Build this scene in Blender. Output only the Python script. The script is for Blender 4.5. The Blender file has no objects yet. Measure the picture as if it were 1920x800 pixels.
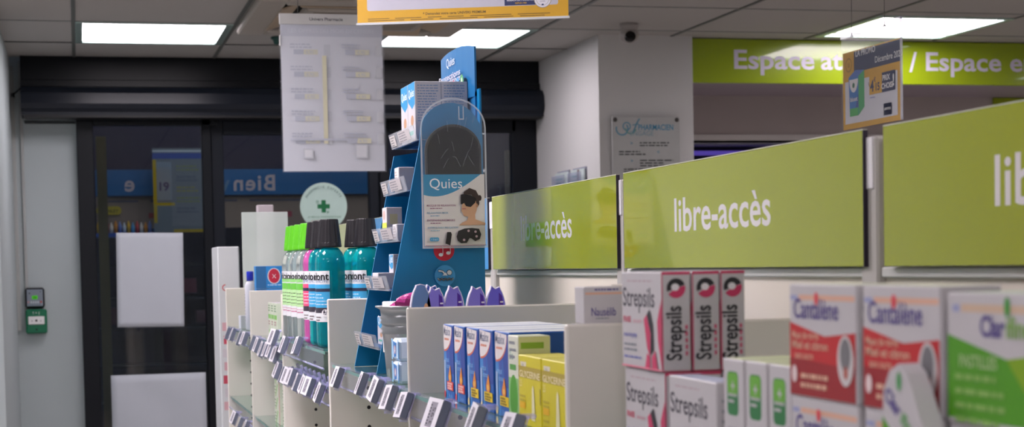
import bpy, math, random
from mathutils import Vector, Matrix
random.seed(7)
SC = bpy.context.scene
COL = SC.collection
H = 1.5            # eye height of the camera above the floor
PI = math.pi
# ------------------------------------------------------------------ camera
YAW, PITCH, ROLL, FPX, CY = .25064771, -.0458606982, -.0193971373, 3166.3, 640.0
_fw = Vector((math.sin(YAW)*math.cos(PITCH), math.cos(YAW)*math.cos(PITCH), math.sin(PITCH)))
_r0 = Vector((math.cos(YAW), -math.sin(YAW), 0)); _u0 = _r0.cross(_fw)
_rt = math.cos(ROLL)*_r0 + math.sin(ROLL)*_u0; _up = -math.sin(ROLL)*_r0 + math.cos(ROLL)*_u0
cd = bpy.data.cameras.new('camera'); cam = bpy.data.objects.new('camera', cd); COL.objects.link(cam)
cam.matrix_world = Matrix(((_rt.x, _up.x, -_fw.x, 0), (_rt.y, _up.y, -_fw.y, 0), (_rt.z, _up.z, -_fw.z, H), (0, 0, 0, 1)))
cd.sensor_width = 36; cd.lens = FPX/1920*36; cd.shift_y = (CY-400)/1920
cd.clip_start = .05; cd.clip_end = 60
cd.dof.use_dof = True; cd.dof.focus_distance = 2.45; cd.dof.aperture_fstop = cd.lens/4.3
SC.camera = cam
def at(px, py, axis, val):          # a photo pixel met with the plane axis = val (relative to the eye, in the unit in use)
    d = _rt*((px-960)/FPX) - _up*((py-CY)/FPX) + _fw
    return d*(val/d[axis])
# ------------------------------------------------------------------ world, lamps, exposure
SC.view_settings.view_transform = 'Standard'; SC.view_settings.look = 'None'
SC.view_settings.gamma = 1; SC.view_settings.use_curve_mapping = False
SC.view_settings.exposure = 0.3
LAMP = 1.0
w = bpy.data.worlds.new('night'); SC.world = w; w.use_nodes = True
w.node_tree.nodes['Background'].inputs[0].default_value = (.10, .13, .22, 1)
w.node_tree.nodes['Background'].inputs[1].default_value = .25
ld = bpy.data.lights.new('reflection_fill_lamp', 'AREA'); ld.energy = 9; ld.size = 1.6; ld.color = (1, .93, .85); lo = bpy.data.objects.new('reflection_fill_lamp', ld); COL.objects.link(lo); lo.location = (.9, 8.2, H+1.2); lo.rotation_euler = (math.radians(40), 0, 0)  # added area lamp that lights the reflection objects behind the door glass
# ------------------------------------------------------------------ materials
def lin(h):
    h = h.lstrip('#'); o = []
    for i in (0, 2, 4):
        c = int(h[i:i+2], 16)/255
        o.append(c/12.92 if c <= .04045 else ((c+.055)/1.055)**2.4)
    return (*o, 1)
MC = {}
def M(hexc, rough=.5, metal=0, trans=0, alpha=1, ior=1.45, spec=.5, emit=0, noise=.05, nscale=30, coat=0, bump=0):
    key = (hexc, rough, metal, trans, alpha, ior, spec, emit, noise, nscale, coat, bump)
    if key in MC: return MC[key]
    m = bpy.data.materials.new('mat_'+hexc.strip('#')); m.use_nodes = True
    nt = m.node_tree; b = nt.nodes['Principled BSDF']; c = lin(hexc)
    b.inputs['Roughness'].default_value = rough; b.inputs['Metallic'].default_value = metal
    b.inputs['Transmission Weight'].default_value = trans; b.inputs['Alpha'].default_value = alpha
    b.inputs['IOR'].default_value = ior; b.inputs['Specular IOR Level'].default_value = spec
    b.inputs['Coat Weight'].default_value = coat
    tc = nt.nodes.new('ShaderNodeTexCoord'); nz = nt.nodes.new('ShaderNodeTexNoise')
    nz.inputs['Scale'].default_value = nscale; nz.inputs['Detail'].default_value = 3
    nt.links.new(tc.outputs['Object'], nz.inputs['Vector'])
    mx = nt.nodes.new('ShaderNodeMix'); mx.data_type = 'RGBA'
    mx.inputs[6].default_value = tuple(v*(1-noise) for v in c[:3])+(1,)
    mx.inputs[7].default_value = tuple(min(1, v*(1+noise)) for v in c[:3])+(1,)
    nt.links.new(nz.outputs['Fac'], mx.inputs[0]); nt.links.new(mx.outputs[2], b.inputs['Base Color'])
    if emit:
        b.inputs['Emission Color'].default_value = c; b.inputs['Emission Strength'].default_value = emit
    if bump:
        bp = nt.nodes.new('ShaderNodeBump'); bp.inputs['Strength'].default_value = bump; bp.inputs['Distance'].default_value = .01
        nt.links.new(nz.outputs['Fac'], bp.inputs['Height']); nt.links.new(bp.outputs[0], b.inputs['Normal'])
    MC[key] = m; return m
# ------------------------------------------------------------------ mesh builder
K = 1.0            # unit of the section being built
_TX = {}
def text_geo(s, bold=0.0):
    key = (s, bold)
    if key in _TX: return _TX[key]
    cu = bpy.data.curves.new('t', 'FONT'); cu.body = s; cu.size = 1; cu.offset = bold; cu.resolution_u = 3
    o = bpy.data.objects.new('t', cu); COL.objects.link(o)
    dg = bpy.context.evaluated_depsgraph_get(); me = bpy.data.meshes.new_from_object(o.evaluated_get(dg))
    vs = [(v.co.x, v.co.y) for v in me.vertices]; fs = [tuple(p.vertices) for p in me.polygons]
    xs = [v[0] for v in vs] or [0]
    _TX[key] = (vs, fs, min(xs), max(xs))
    bpy.data.objects.remove(o); bpy.data.curves.remove(cu); bpy.data.meshes.remove(me)
    return _TX[key]
class MB:
    def __init__(s): s.v = []; s.f = []; s.m = []; s.ms = []; s.sm = []
    def mi(s, m):
        if m not in s.ms: s.ms.append(m)
        return s.ms.index(m)
    def add(s, vs, fs, m, smooth=False):
        b = len(s.v); s.v += [tuple(v) for v in vs]; i = s.mi(m)
        for f in fs: s.f.append(tuple(b+k for k in f)); s.m.append(i); s.sm.append(smooth)
        return s
    def box(s, x0, x1, y0, y1, z0, z1, m, c=0.0, T=None):
        x0, x1 = min(x0, x1), max(x0, x1); y0, y1 = min(y0, y1), max(y0, y1); z0, z1 = min(z0, z1), max(z0, z1)
        if c <= 0:
            vs = [(x, y, z) for z in (z0, z1) for (x, y) in ((x0, y0), (x1, y0), (x1, y1), (x0, y1))]
            fs = [(3, 2, 1, 0), (4, 5, 6, 7), (0, 1, 5, 4), (1, 2, 6, 5), (2, 3, 7, 6), (3, 0, 4, 7)]
        else:
            c = min(c, (x1-x0)/2.01, (y1-y0)/2.01, (z1-z0)/2.01)
            lv = []
            for (z, q) in ((z0, c), (z0+c, 0), (z1-c, 0), (z1, c)):
                a0, a1, b0, b1 = x0+q, x1-q, y0+q, y1-q; k = c if q == 0 else 0
                k2 = c if q == 0 else c
                if q == 0: ring = [(a0+c, b0), (a1-c, b0), (a1, b0+c), (a1, b1-c), (a1-c, b1), (a0+c, b1), (a0, b1-c), (a0, b0+c)]
                else: ring = [(a0, b0), (a1, b0), (a1, b0), (a1, b1), (a1, b1), (a0, b1), (a0, b1), (a0, b0)]
                lv.append([(x, y, z) for x, y in ring])
            vs = [p for r in lv for p in r]; fs = []
            for l in range(3):
                for i in range(8):
                    j = (i+1) % 8; a = l*8
                    f = [a+i, a+j, a+8+j, a+8+i]
                    if l == 0 and vs[f[0]] == vs[f[1]]: f = [a+i, a+8+j, a+8+i]
                    if l == 2 and vs[f[2]] == vs[f[3]]: f = [a+i, a+j, a+8+j]
                    fs.append(tuple(f))
            fs.append((7, 5, 3, 1)); fs.append((24+0, 24+2, 24+4, 24+6))
            fs[-2] = (7-0, 5, 3, 1)
        if T: vs = [tuple(T @ Vector(v)) for v in vs]
        return s.add(vs, fs, m)
    def prism(s, pts, fr, depth, m, smooth=False, side=None):     # outline in a frame, extruded along -n
        n = len(pts); vs = [fr.p(x, y, 0) for x, y in pts]+[fr.p(x, y, -depth) for x, y in pts]
        s.add(vs, [tuple(range(n)), tuple(range(2*n-1, n-1, -1))], m)
        s.add(vs, [(i, n+i, n+(i+1) % n, (i+1) % n) for i in range(n)], side or m, smooth)
        return s
    def lathe(s, prof, m, seg=28, c=(0, 0, 0), sx=1, sy=1, pw=2.0, cap=True, smooth=True):   # profile of (r, z); pw > 2 squares the section
        vs = []; fs = []
        for r, z in prof:
            for i in range(seg):
                a = 2*PI*i/seg; ca, sa = math.cos(a), math.sin(a)
                k = (abs(ca)**pw+abs(sa)**pw)**(-1/pw)
                vs.append((c[0]+r*k*ca*sx, c[1]+r*k*sa*sy, c[2]+z))
        for l in range(len(prof)-1):
            for i in range(seg):
                j = (i+1) % seg; fs.append((l*seg+i, l*seg+j, (l+1)*seg+j, (l+1)*seg+i))
        s.add(vs, fs, m, smooth)
        if cap:
            b = len(s.v)-len(vs); i = s.mi(m)
            for f in (tuple(b+k for k in range(seg-1, -1, -1)), tuple(b+(len(prof)-1)*seg+k for k in range(seg))):
                s.f.append(f); s.m.append(i); s.sm.append(False)
        return s
    def tube(s, pts, r, m, seg=8):
        pts = [Vector(p) for p in pts]; rings = []
        for i, p in enumerate(pts):
            d = (pts[min(i+1, len(pts)-1)]-pts[max(i-1, 0)]).normalized()
            a = d.orthogonal().normalized() if i == 0 else (pa - d*pa.dot(d)).normalized()
            pa = a; b = d.cross(a)
            rings += [p+r*(math.cos(2*PI*k/seg)*a+math.sin(2*PI*k/seg)*b) for k in range(seg)]
        n = len(pts); fs = [(l*seg+k, l*seg+(k+1) % seg, (l+1)*seg+(k+1) % seg, (l+1)*seg+k) for l in range(n-1) for k in range(seg)]
        fs += [tuple(range(seg-1, -1, -1)), tuple((n-1)*seg+k for k in range(seg))]
        return s.add(rings, fs, m, True)
    def build(s, name, parent=None, loc=None, rz=0, **tags):
        me = bpy.data.meshes.new(name); me.from_pydata([(x*K, y*K, z*K) for x, y, z in s.v], [], s.f)
        for m in s.ms: me.materials.append(m)
        me.polygons.foreach_set('material_index', s.m); me.polygons.foreach_set('use_smooth', s.sm); me.update()
        o = bpy.data.objects.new(name, me); COL.objects.link(o)
        if parent: o.parent = parent
        if loc is not None: o.location = (loc[0]*K, loc[1]*K, (0 if parent else H)+loc[2]*K)
        elif not parent: o.location = (0, 0, H)
        o.rotation_euler = (0, 0, rz)
        for k, v in tags.items():
            if v: o[k] = v
        return o
def empty(name, loc, rz=0, **tags):
    o = bpy.data.objects.new(name, None); COL.objects.link(o); o.empty_display_size = .05
    o.location = (loc[0]*K, loc[1]*K, H+loc[2]*K); o.rotation_euler = (0, 0, rz)
    for k, v in tags.items():
        if v: o[k] = v
    return o
def copy_tree(o, parent=None):
    c = o.copy(); COL.objects.link(c); c.parent = parent
    for ch in list(o.children): copy_tree(ch, c)
    return c
class FR:          # a drawing frame: origin, right, up; prints are thin layers of the same mesh in front of it
    def __init__(s, mb, o, u=(1, 0, 0), v=(0, 0, 1), w=1, h=1):
        s.mb = mb; s.o = Vector(o); s.u = Vector(u).normalized(); s.vv = Vector(v).normalized(); s.n = s.u.cross(s.vv); s.w = w; s.h = h; s.k = 0; s.e = .00008
    def p(s, x, y, z=0): return s.o+s.u*x+s.vv*y+s.n*z
    def lay(s): s.k += 1; return s.e*s.k
    def poly(s, pts, m):
        z = s.lay(); s.mb.add([s.p(x, y, z) for x, y in pts], [tuple(range(len(pts)))], m); return s
    def rect(s, x, y, w, h, m): return s.poly([(x, y), (x+w, y), (x+w, y+h), (x, y+h)], m)
    def disc(s, x, y, rx, ry, m, n=28, a0=0, a1=360):
        return s.poly([(x+rx*math.cos(math.radians(a0+(a1-a0)*i/n)), y+ry*math.sin(math.radians(a0+(a1-a0)*i/n))) for i in range(n+(a1-a0 < 360))], m)
    def ring(s, x, y, r0, r1, m, n=32, a0=0, a1=360, sy=1):
        z = s.lay(); A = [math.radians(a0+(a1-a0)*i/n) for i in range(n+1)]
        vs = [s.p(x+r*math.cos(a), y+sy*r*math.sin(a), z) for a in A for r in (r0, r1)]
        s.mb.add(vs, [(2*i, 2*i+1, 2*i+3, 2*i+2) for i in range(n)], m); return s
    def line(s, pts, t, m):
        z = s.lay(); pts = [Vector(p) for p in pts]
        for a, b in zip(pts[:-1], pts[1:]):
            d = (b-a); q = Vector((-d.y, d.x)).normalized()*t/2; e = d.normalized()*t*.3
            c = [a-e+q, a-e-q, b+e-q, b+e+q]; s.mb.add([s.p(k.x, k.y, z) for k in c], [(0, 1, 2, 3)], m)
        return s
    def text(s, t, x, y, size, m, al='l', sx=1.0, rot=0, bold=0.0, width=None):
        vs, fs, a, b = text_geo(t, bold)
        if not fs: return s
        if width: sx = width/((b-a)*size)
        off = {'l': -a, 'c': -(a+b)/2, 'r': -b}[al]; z = s.lay(); cr, sr = math.cos(math.radians(rot)), math.sin(math.radians(rot))
        out = []
        for vx, vy in vs:
            X = (vx+off)*size*sx; Y = vy*size; out.append(s.p(x+X*cr-Y*sr, y+X*sr+Y*cr, z))
        s.mb.add(out, fs, m); return s
    def lines(s, x, y, w, n, dy, th, m, rag=.35, gap=.25):      # rows of print too small to read
        z = s.lay(); rnd = random.Random(int((x*7919+y*104729+w*31)*1e4))
        for i in range(n):
            e = x+w*(1-rnd.random()*rag); c = x
            while c < e:
                l = min(e-c, w*(.06+.16*rnd.random())); yy = y-i*dy
                s.mb.add([s.p(c, yy, z), s.p(c+l, yy, z), s.p(c+l, yy+th, z), s.p(c, yy+th, z)], [(0, 1, 2, 3)], m)
                c += l+w*.03*(1+gap*rnd.random())
        return s
class CFR(FR):     # a frame wrapped round a bottle: x is arc length from angle a0 (clockwise seen from above is to the right)
    def setup(s, r, sy, pw, a0): s.r, s.sy, s.pw, s.a0 = r, sy, pw, a0; return s
    def p(s, x, y, z=0):
        a = s.a0+x/s.r; ca, sa = math.cos(a), math.sin(a); k = (abs(ca)**s.pw+abs(sa)**s.pw)**(-1/s.pw)*(s.r+.0006+z)
        return s.o+Vector((k*ca, k*sa*s.sy, y))
    def poly(s, pts, m):
        xs = [q[0] for q in pts]; ys = [q[1] for q in pts]; z = s.lay()
        if len(pts) == 4:
            n = 16; X = [min(xs)+(max(xs)-min(xs))*i/n for i in range(n+1)]
            s.mb.add([s.p(x, y, z) for x in X for y in (min(ys), max(ys))], [(2*i, 2*i+2, 2*i+3, 2*i+1) for i in range(n)], m, True)
        else: s.mb.add([s.p(x, y, z) for x, y in pts], [tuple(range(len(pts)))], m)
        return s
def aisle(mb, x, y, z, **k): return FR(mb, (x, y, z), (0, -1, 0), (0, 0, 1), **k)      # faces the aisle, reads towards the viewer
def facing(mb, x, y, z, **k): return FR(mb, (x, y, z), (1, 0, 0), (0, 0, 1), **k)
def rrect(x, y, w, h, r, n=5):
    o = []
    for cx, cy, a in ((x+w-r, y+r, -90), (x+w-r, y+h-r, 0), (x+r, y+h-r, 90), (x+r, y+r, 180)):
        o += [(cx+r*math.cos(math.radians(a+90*i/n)), cy+r*math.sin(math.radians(a+90*i/n))) for i in range(n+1)]
    return o
# shared colours
WALL = M('#aeb8ba', .75, noise=.02, nscale=3, bump=.05); WALLW = M('#cfcac4', .75, noise=.02, nscale=3)
TILE = M('#a9a6a2', .9, noise=.06, nscale=160, bump=.15); GRID = M('#5e625f', .5); GRIDL = M('#8e918e', .5)
DARK = M('#11151b', .4, noise=.03, spec=.25); DARK2 = M('#191e26', .4, noise=.03, spec=.25); BLK = M('#0b0b0e', .5)
WHITE = M('#e8e8e8', .55, noise=.02); PAPER = M('#c0c6cf', .7, noise=.02, nscale=8); CREAM = M('#dcd8d0', .45, noise=.02, nscale=6)
GREEN = M('#a3ad14', .2, noise=.02, nscale=4, coat=1); SIGNTX = M('#e6e2e6', .5)
NAVY = M('#1c2b5e', .5); YEL = M('#dba800', .5); BLUE = M('#0a62a8', .35, noise=.03); TEXT = M('#23243a', .6); GREY = M('#8a8f98', .5)
GLASS = M('#e8f4f0', .03, trans=1, ior=1.45, noise=0); CLEAR = M('#eef0ff', .12, trans=.9, ior=1.3, noise=0)
def thin(name, hexc, a, rough=.1):
    return M(hexc, rough, alpha=a, noise=.02)
# ================================================================== the room
def struct(mb, name, **k): return mb.build(name, kind='structure', **k)
CE = .93; YB = 7.68
mb = MB(); mb.box(-3, 6.5, -3.5, 9.6, -1.56, -1.5, M('#cbc7c1', .4, noise=.06, nscale=2)); struct(mb, 'floor')
# ceiling: slab of mineral tiles with a recessed grid
LIGHTS = [(.012, .608, 6.50, 7.10, 8), (1.21, 1.806, 6.50, 7.10, 8), (3.02, 3.62, 6.0, 6.6, 8), (-.585, .012, 4.1, 4.7, 22), (2.41, 3.02, 3.5, 4.1, 9),
          (-1.8, -1.2, 4.7, 5.3, 14), (-.585, .012, 2.3, 2.9, 34), (-.585, .012, .5, 1.1, 4), (-1.8, -1.2, 1.1, 1.7, 9), (-.585, .012, -1.3, -.7, 22), (1.806, 2.4, .5, 1.1, 36), (3.6, 4.2, 2.3, 2.9, 8), (4.8, 5.4, 5.3, 5.9, 8), (3.6, 4.2, -1.3, -.7, 5)]  # panels past the visible ones are unseen, added and boosted to light the shelves
mb = MB()
hx = sorted({-3.0, 6.5}|{a for l in LIGHTS for a in l[:2]}); hy = sorted({-3.5, 7.6}|{a for l in LIGHTS for a in l[2:4]})
for i in range(len(hx)-1):
    for j in range(len(hy)-1):
        cx, cy = (hx[i]+hx[i+1])/2, (hy[j]+hy[j+1])/2
        if any(l[0] < cx < l[1] and l[2] < cy < l[3] for l in LIGHTS): continue
        mb.box(hx[i], hx[i+1], hy[j], hy[j+1], CE, CE+.05, TILE)
gx = [-2.988+.6*i for i in range(16)]; gx = [.012-.597*k for k in (5, 4, 3, 2, 1)]+[.012, .608, 1.208, 1.807, 2.41]+[2.41+.6*k for k in range(1, 7)]
for x in gx:
    if 2.42 > x > -3: mb.box(x-.007, x+.007, -3.5, 7.55, CE-.004, CE+.002, GRID)
    elif x < 6.5 and x > 2.42: mb.box(x-.006, x+.006, -3.5, 6.66, CE-.004, CE+.002, GRID)
for k in range(-6, 3):
    y = 6.5+.6*k if k < 2 else 7.10
    if y < 7.5: mb.box(-3, 6.5 if y < 6.6 else 2.1, y-.0035, y+.0035, CE-.003, CE+.002, GRIDL)
struct(mb, 'ceiling')
mb = MB()
mb.box(-.26, .012, YB, YB+.1, -1.5, CE+.05, WALL); mb.box(.012, 2.09, YB, YB+.1, .70, CE+.05, WALL)
struct(mb, 'wall_door')
mb = MB(); mb.box(-.36, -.26, 6.2, YB+.1, -1.5, CE+.05, WALL); struct(mb, 'wall_left_return')
mb = MB(); mb.box(-3.1, -3, -3.5, 6.25, -1.5, CE+.05, WALL); mb.box(-3, -.36, 6.2, 6.3, -1.5, CE+.05, WALL); struct(mb, 'wall_left')
mb = MB(); mb.box(6.5, 6.6, -3.5, 7.5, -1.5, CE+.05, WALLW); struct(mb, 'wall_right')
mb = MB(); mb.box(-3.1, 6.6, -3.6, -3.5, -1.5, CE+.05, WALL); struct(mb, 'wall_back')
mb = MB()    # pillar: side wall and the face with the plaque
mb.box(2.09, 2.5, 6.65, YB+.1, -1.5, CE+.02, M('#c9c9c9', .7, noise=.02, nscale=3)); struct(mb, 'wall_pillar')
mb = MB()    # wall behind the counter, with a recess
RY = 7.31; WC = M('#b3aaa8', .75, noise=.03, nscale=3)
mb.box(2.5, 6.5, RY, RY+.1, .545, .80, WC); mb.box(2.5, 6.5, RY, RY+.1, -1.5, .2, WC); mb.box(4.0, 6.5, RY, RY+.1, .2, .56, WC)
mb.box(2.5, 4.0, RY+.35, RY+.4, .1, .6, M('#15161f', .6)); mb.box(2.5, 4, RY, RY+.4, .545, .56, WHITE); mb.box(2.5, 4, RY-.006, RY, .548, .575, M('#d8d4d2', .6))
struct(mb, 'wall_counter')
mb = MB()    # dropped bulkhead the sign is on
mb.box(2.5, 6.5, 6.72, RY, .752, CE+.02, M('#a59aa3', .6)); struct(mb, 'trim_1')
# skirting strip / cable trunking at the corner
mb = MB()
mb.box(-.262, -.245, YB-.02, YB, -.25, .9, M('#a8aba9', .5), .003); mb.box(-.225, -.212, YB-.012, YB, -.25, .92, M('#a8aba9', .5), .003)
struct(mb, 'trim_2')
mb = MB(); mb.box(-.255, .012, YB-.014, YB, -1.5, -1.42, M('#8b8d8e', .5), .003); struct(mb, 'baseboard_left')
# --- shutter housing over the door
o = empty('shutter_box', (0, 7.5, .7), label='long black roller shutter housing above the glass sliding doors', category='shutter')
mb = MB(); prof = [(7.56, CE), (7.56, .83), (7.545, .826), (7.545, .80), (7.50, .79), (7.475, .765), (7.468, .72), (7.475, .70), (7.49, .685), (7.49, .672), (YB, .672), (YB, CE)]
def yz(prof, x0, x1, m, mb, cap=True):
    n = len(prof); vs = [(x0, a-7.5, b-.7) for a, b in prof]+[(x1, a-7.5, b-.7) for a, b in prof]
    mb.add(vs, [tuple(range(n)), tuple(range(2*n-1, n-1, -1))]+[(i, i+n, (i+1) % n+n, (i+1) % n) for i in range(n)], m)
yz(prof[:4]+[(YB, .80), (YB, CE)], -.213, 2.088, M('#0c0f14', .35, noise=.03, spec=.25), mb); mb.build('fascia', o)
mb = MB(); yz([(YB, .80)]+prof[3:11], -.213, 2.088, M('#161b24', .3, noise=.03, spec=.3), mb); mb.build('roller_cover', o)
mb = MB(); yz([(7.60, .672), (7.49, .672), (7.49, .662), (7.60, .662)], -.20, 2.08, BLK, mb); mb.build('bottom_rail', o)
mb = MB(); mb.box(-.205, .01, YB-.012, YB, .65, .66, M('#3c3f40', .4), .002); mb.build('bracket_bar', None, label='thin grey bar under the left end of the shutter housing', category='bar')
mb = MB(); mb.tube([(-.213, YB-.06, .80), (-.235, YB-.02, .785), (-.25, YB-.004, .775)], .0025, BLK); mb.box(-.262, -.242, YB-.02, YB, .76, .785, BLK, .004)
mb.build('cable_clip', None, label='small black cable clip in the corner left of the shutter housing', category='clip')
# --- sliding glass doors
def door(name, frame, panes):
    o = empty(name, (0, YB-.03, 0), kind='structure')
    mb = MB()
    for (a, b, c, d, dy, m) in frame: mb.box(a, b, -.03+dy, .03+dy, c, d, m, .003)
    mb.build('door_frame', o)
    for (a, b, c, d, dy) in panes:
        mb = MB(); mb.box(a, b, -.006+dy, .006+dy, c, d, M('#c9d6e2', .0, trans=1, ior=1.5, noise=0)); mb.build('glass_pane', o)
door('door_1', [(.012, .083, -1.5, .70, 0, DARK), (.083, .62, .64, .70, 0, DARK), (.549, .59, -1.5, .70, 0, DARK), (.083, .55, -1.5, -1.42, 0, DARK)], [(.083, .549, -1.42, .64, 0)])
door('door_2', [(.59, .645, -1.5, .67, .02, DARK2), (.645, 1.30, .60, .67, .02, DARK2), (1.30, 1.345, -1.5, .67, .02, DARK2), (.645, 1.3, -1.5, -1.42, .02, DARK2)], [(.645, 1.30, -1.42, .60, .02)])
door('door_3', [(1.345, 1.39, -1.5, .67, 0, DARK), (1.39, 1.99, .61, .67, 0, DARK), (1.97, 2.088, -1.5, .69, 0, DARK), (1.39, 1.97, -1.5, -1.42, 0, DARK)], [(1.39, 1.97, -1.42, .61, 0)])
# --- papers and decal on the glass
GY = YB-.065
def sheet(x0, x1, z0, z1, y, m, amp, name, label, cat, rot=0, nx=14, nz=18, th=.0012):
    mb = MB(); vs = []; rnd = random.Random(int(x0*1000))
    ph = [rnd.random()*6 for _ in range(6)]
    for s_ in (0, th):
        for j in range(nz+1):
            for i in range(nx+1):
                u, v = i/nx, j/nz; X = x0+(x1-x0)*u; Z = z0+(z1-z0)*v
                d = amp*(math.sin(3.1*u*2+4*v+ph[0])+.6*math.sin(9*v+3*u+ph[1])+.5*math.sin(11*u-6*v+ph[2]))
                vs.append((X, y+s_-abs(d), Z))
    N = (nx+1)*(nz+1); fs = []
    for j in range(nz):
        for i in range(nx):
            a = j*(nx+1)+i; fs.append((a, a+1, a+nx+2, a+nx+1)); fs.append((N+a, N+a+nx+1, N+a+nx+2, N+a+1))
    per = [i for i in range(nx+1)]+[(j)*(nx+1)+nx for j in range(1, nz+1)]+[nz*(nx+1)+i for i in range(nx-1, -1, -1)]+[j*(nx+1) for j in range(nz-1, 0, -1)]
    fs += [(per[i], N+per[i], N+per[(i+1) % len(per)], per[(i+1) % len(per)]) for i in range(len(per))]
    c = Vector(((x0+x1)/2, y, (z0+z1)/2)); R = Matrix.Rotation(math.radians(rot), 4, 'Y')
    vs = [tuple(R @ (Vector(v)-c)) for v in vs]; mb.add(vs, fs, m, True)
    return mb.build(name, None, c, label=label, category=cat)
sheet(.165, .453, -.246, .168, GY, PAPER, .0012, 'paper_sheet', 'flat white sheet taped at eye height on the left glass door', 'paper', rot=.8)
sheet(.127, .538, -1.12, -.455, GY, PAPER, .004, 'paper_sheet', 'crinkled white sheet covering the lower half of the left glass door', 'paper')
# round decal
mb = MB(); cx, cz = 1.087, .277; yd = YB-.045
fr = facing(mb, 0, 0, 0); DG = M('#0f6b3f', .5)
mb.prism([(.107*math.cos(2*PI*i/48), .107*math.sin(2*PI*i/48)) for i in range(48)], fr, .002, M('#b9d3cb', .6)); fr.e = .0008
fr.poly([(-.028, -.010), (-.010, -.010), (-.010, -.028), (.010, -.028), (.010, -.010), (.028, -.010), (.028, .010), (.010, .010), (.010, .028), (-.010, .028), (-.010, .010), (-.028, .010)][::1], DG)
mb.v = mb.v
fr.text('D', -.033, .014, .018, DG, 'l', bold=.01); fr.text('P', .015, -.034, .018, DG, 'l', bold=.01)
for i, ch in enumerate('PHARMACIE EXPERTE'):
    a = math.radians(150-120*i/16); fr.text(ch, .082*math.cos(a), .082*math.sin(a), .016, M('#4a6a66', .6), 'c', rot=math.degrees(a)-90)
fr.text('LE MEDICAL PHARMACEUTIQUE', 0, -.052, .011, DG, 'c', width=.15); fr.text('A VOTRE ECOUTE', 0, -.068, .009, M('#b5683f', .6), 'c', width=.12)
fr.text('conseils et services', 0, -.085, .009, M('#4a6a66', .6), 'c')
mb.build('door_decal', None, (cx, yd, cz), label='round pale decal with a green cross stuck on the glass door', category='decal')
# --- emergency call point and status unit
mb = MB(); a = at(42, 620, 1, YB-.02); b = at(80, 585, 1, YB-.02)
x0, x1 = -.2255, -.136; z0, z1 = -.262, -.157
o = empty('call_point', ((x0+x1)/2, YB, (z0+z1)/2), label='green emergency call point box low on the wall left of the doors', category='call point')
W_, H_ = (x1-x0)/2, (z1-z0)/2
mb = MB(); mb.box(-W_, W_, -.045, 0, -H_, H_, M('#0c6b4a', .4), .006); fr = facing(mb, 0, -.045, 0)
fr.text('!', -.012, H_-.02, .014, WHITE, 'c', bold=.02); fr.text('+', 0, H_-.02, .014, WHITE, 'c'); fr.text('|', .012, H_-.02, .014, WHITE, 'c', bold=.02)
fr.disc(0, -.035, .004, .004, BLK); mb.build('housing', o)
mb = MB(); mb.box(-.034, .034, -.049, -.044, -.013, .022, WHITE, .002); fr = facing(mb, 0, -.049, 0)
fr.disc(0, .004, .005, .005, BLK); fr.text('>', -.018, -.003, .016, TEXT, 'c'); fr.text('<', .018, -.003, .016, TEXT, 'c'); mb.build('press_plate', o)
o = empty('alarm_unit', ((x0+x1)/2-.004, YB, -.105), label='black framed alarm keypad with green display above the green box', category='alarm unit')
mb = MB(); mb.box(-.041, .041, -.03, 0, -.047, .042, BLK, .008); mb.build('housing', o)
mb = MB(); mb.box(-.034, .034, -.033, -.028, -.039, .035, M('#7d8894', .4), .003); fr = facing(mb, 0, -.033, 0)
fr.rect(-.012, -.008, .024, .016, M('#3fae12', .4, emit=.35)); fr.text('00', 0, -.006, .015, BLK, 'c'); fr.disc(-.022, .018, .003, .003, BLK); fr.disc(.024, .024, .002, .002, BLK)
for i in range(4): fr.rect(-.018+.0095*i, -.026, .006, .010, M('#b9c4cd', .4))
fr.rect(.022, -.024, .008, .008, M('#b0483f', .5)); fr.rect(-.031, -.024, .008, .008, M('#b08a8f', .5)); mb.build('front_panel', o)
# --- ceiling lights
ALU = M('#b7cfc9', .3, metal=.6)
lampn = ['square ceiling light panel left of the air conditioner', 'square ceiling light panel behind the hanging yellow poster', 'square ceiling light panel above the green Espace sign']
for i, (a, b, c, d, seen) in enumerate(LIGHTS):
    lab = lampn[i] if i < 3 else None
    cx, cy = (a+b)/2, (c+d)/2; w_, l_ = (b-a)/2-.006, (d-c)/2-.006
    o = empty('ceiling_light', (cx, cy, CE), label=lab or 'unseen square ceiling light panel, added out of view to light the shop', category='ceiling light', group='recessed ceiling light panels')
    mb = MB()
    for s in (-1, 1):
        mb.box(s*w_, s*(w_-.028), -l_, l_, -.006, .02, ALU, .002); mb.box(-w_+.028, w_-.028, s*l_, s*(l_-.022), -.006, .02, ALU, .002)
    mb.box(-w_, w_, -l_, l_, .03, .036, WHITE)
    mb.build('light_frame', o)
    mb = MB(); mb.box(-w_+.028, w_-.028, -l_+.022, l_-.022, .004, .010, M('#fff4fa', .4, emit=seen*LAMP, ior=1.4, noise=0)); mb.build('diffuser', o)
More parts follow.
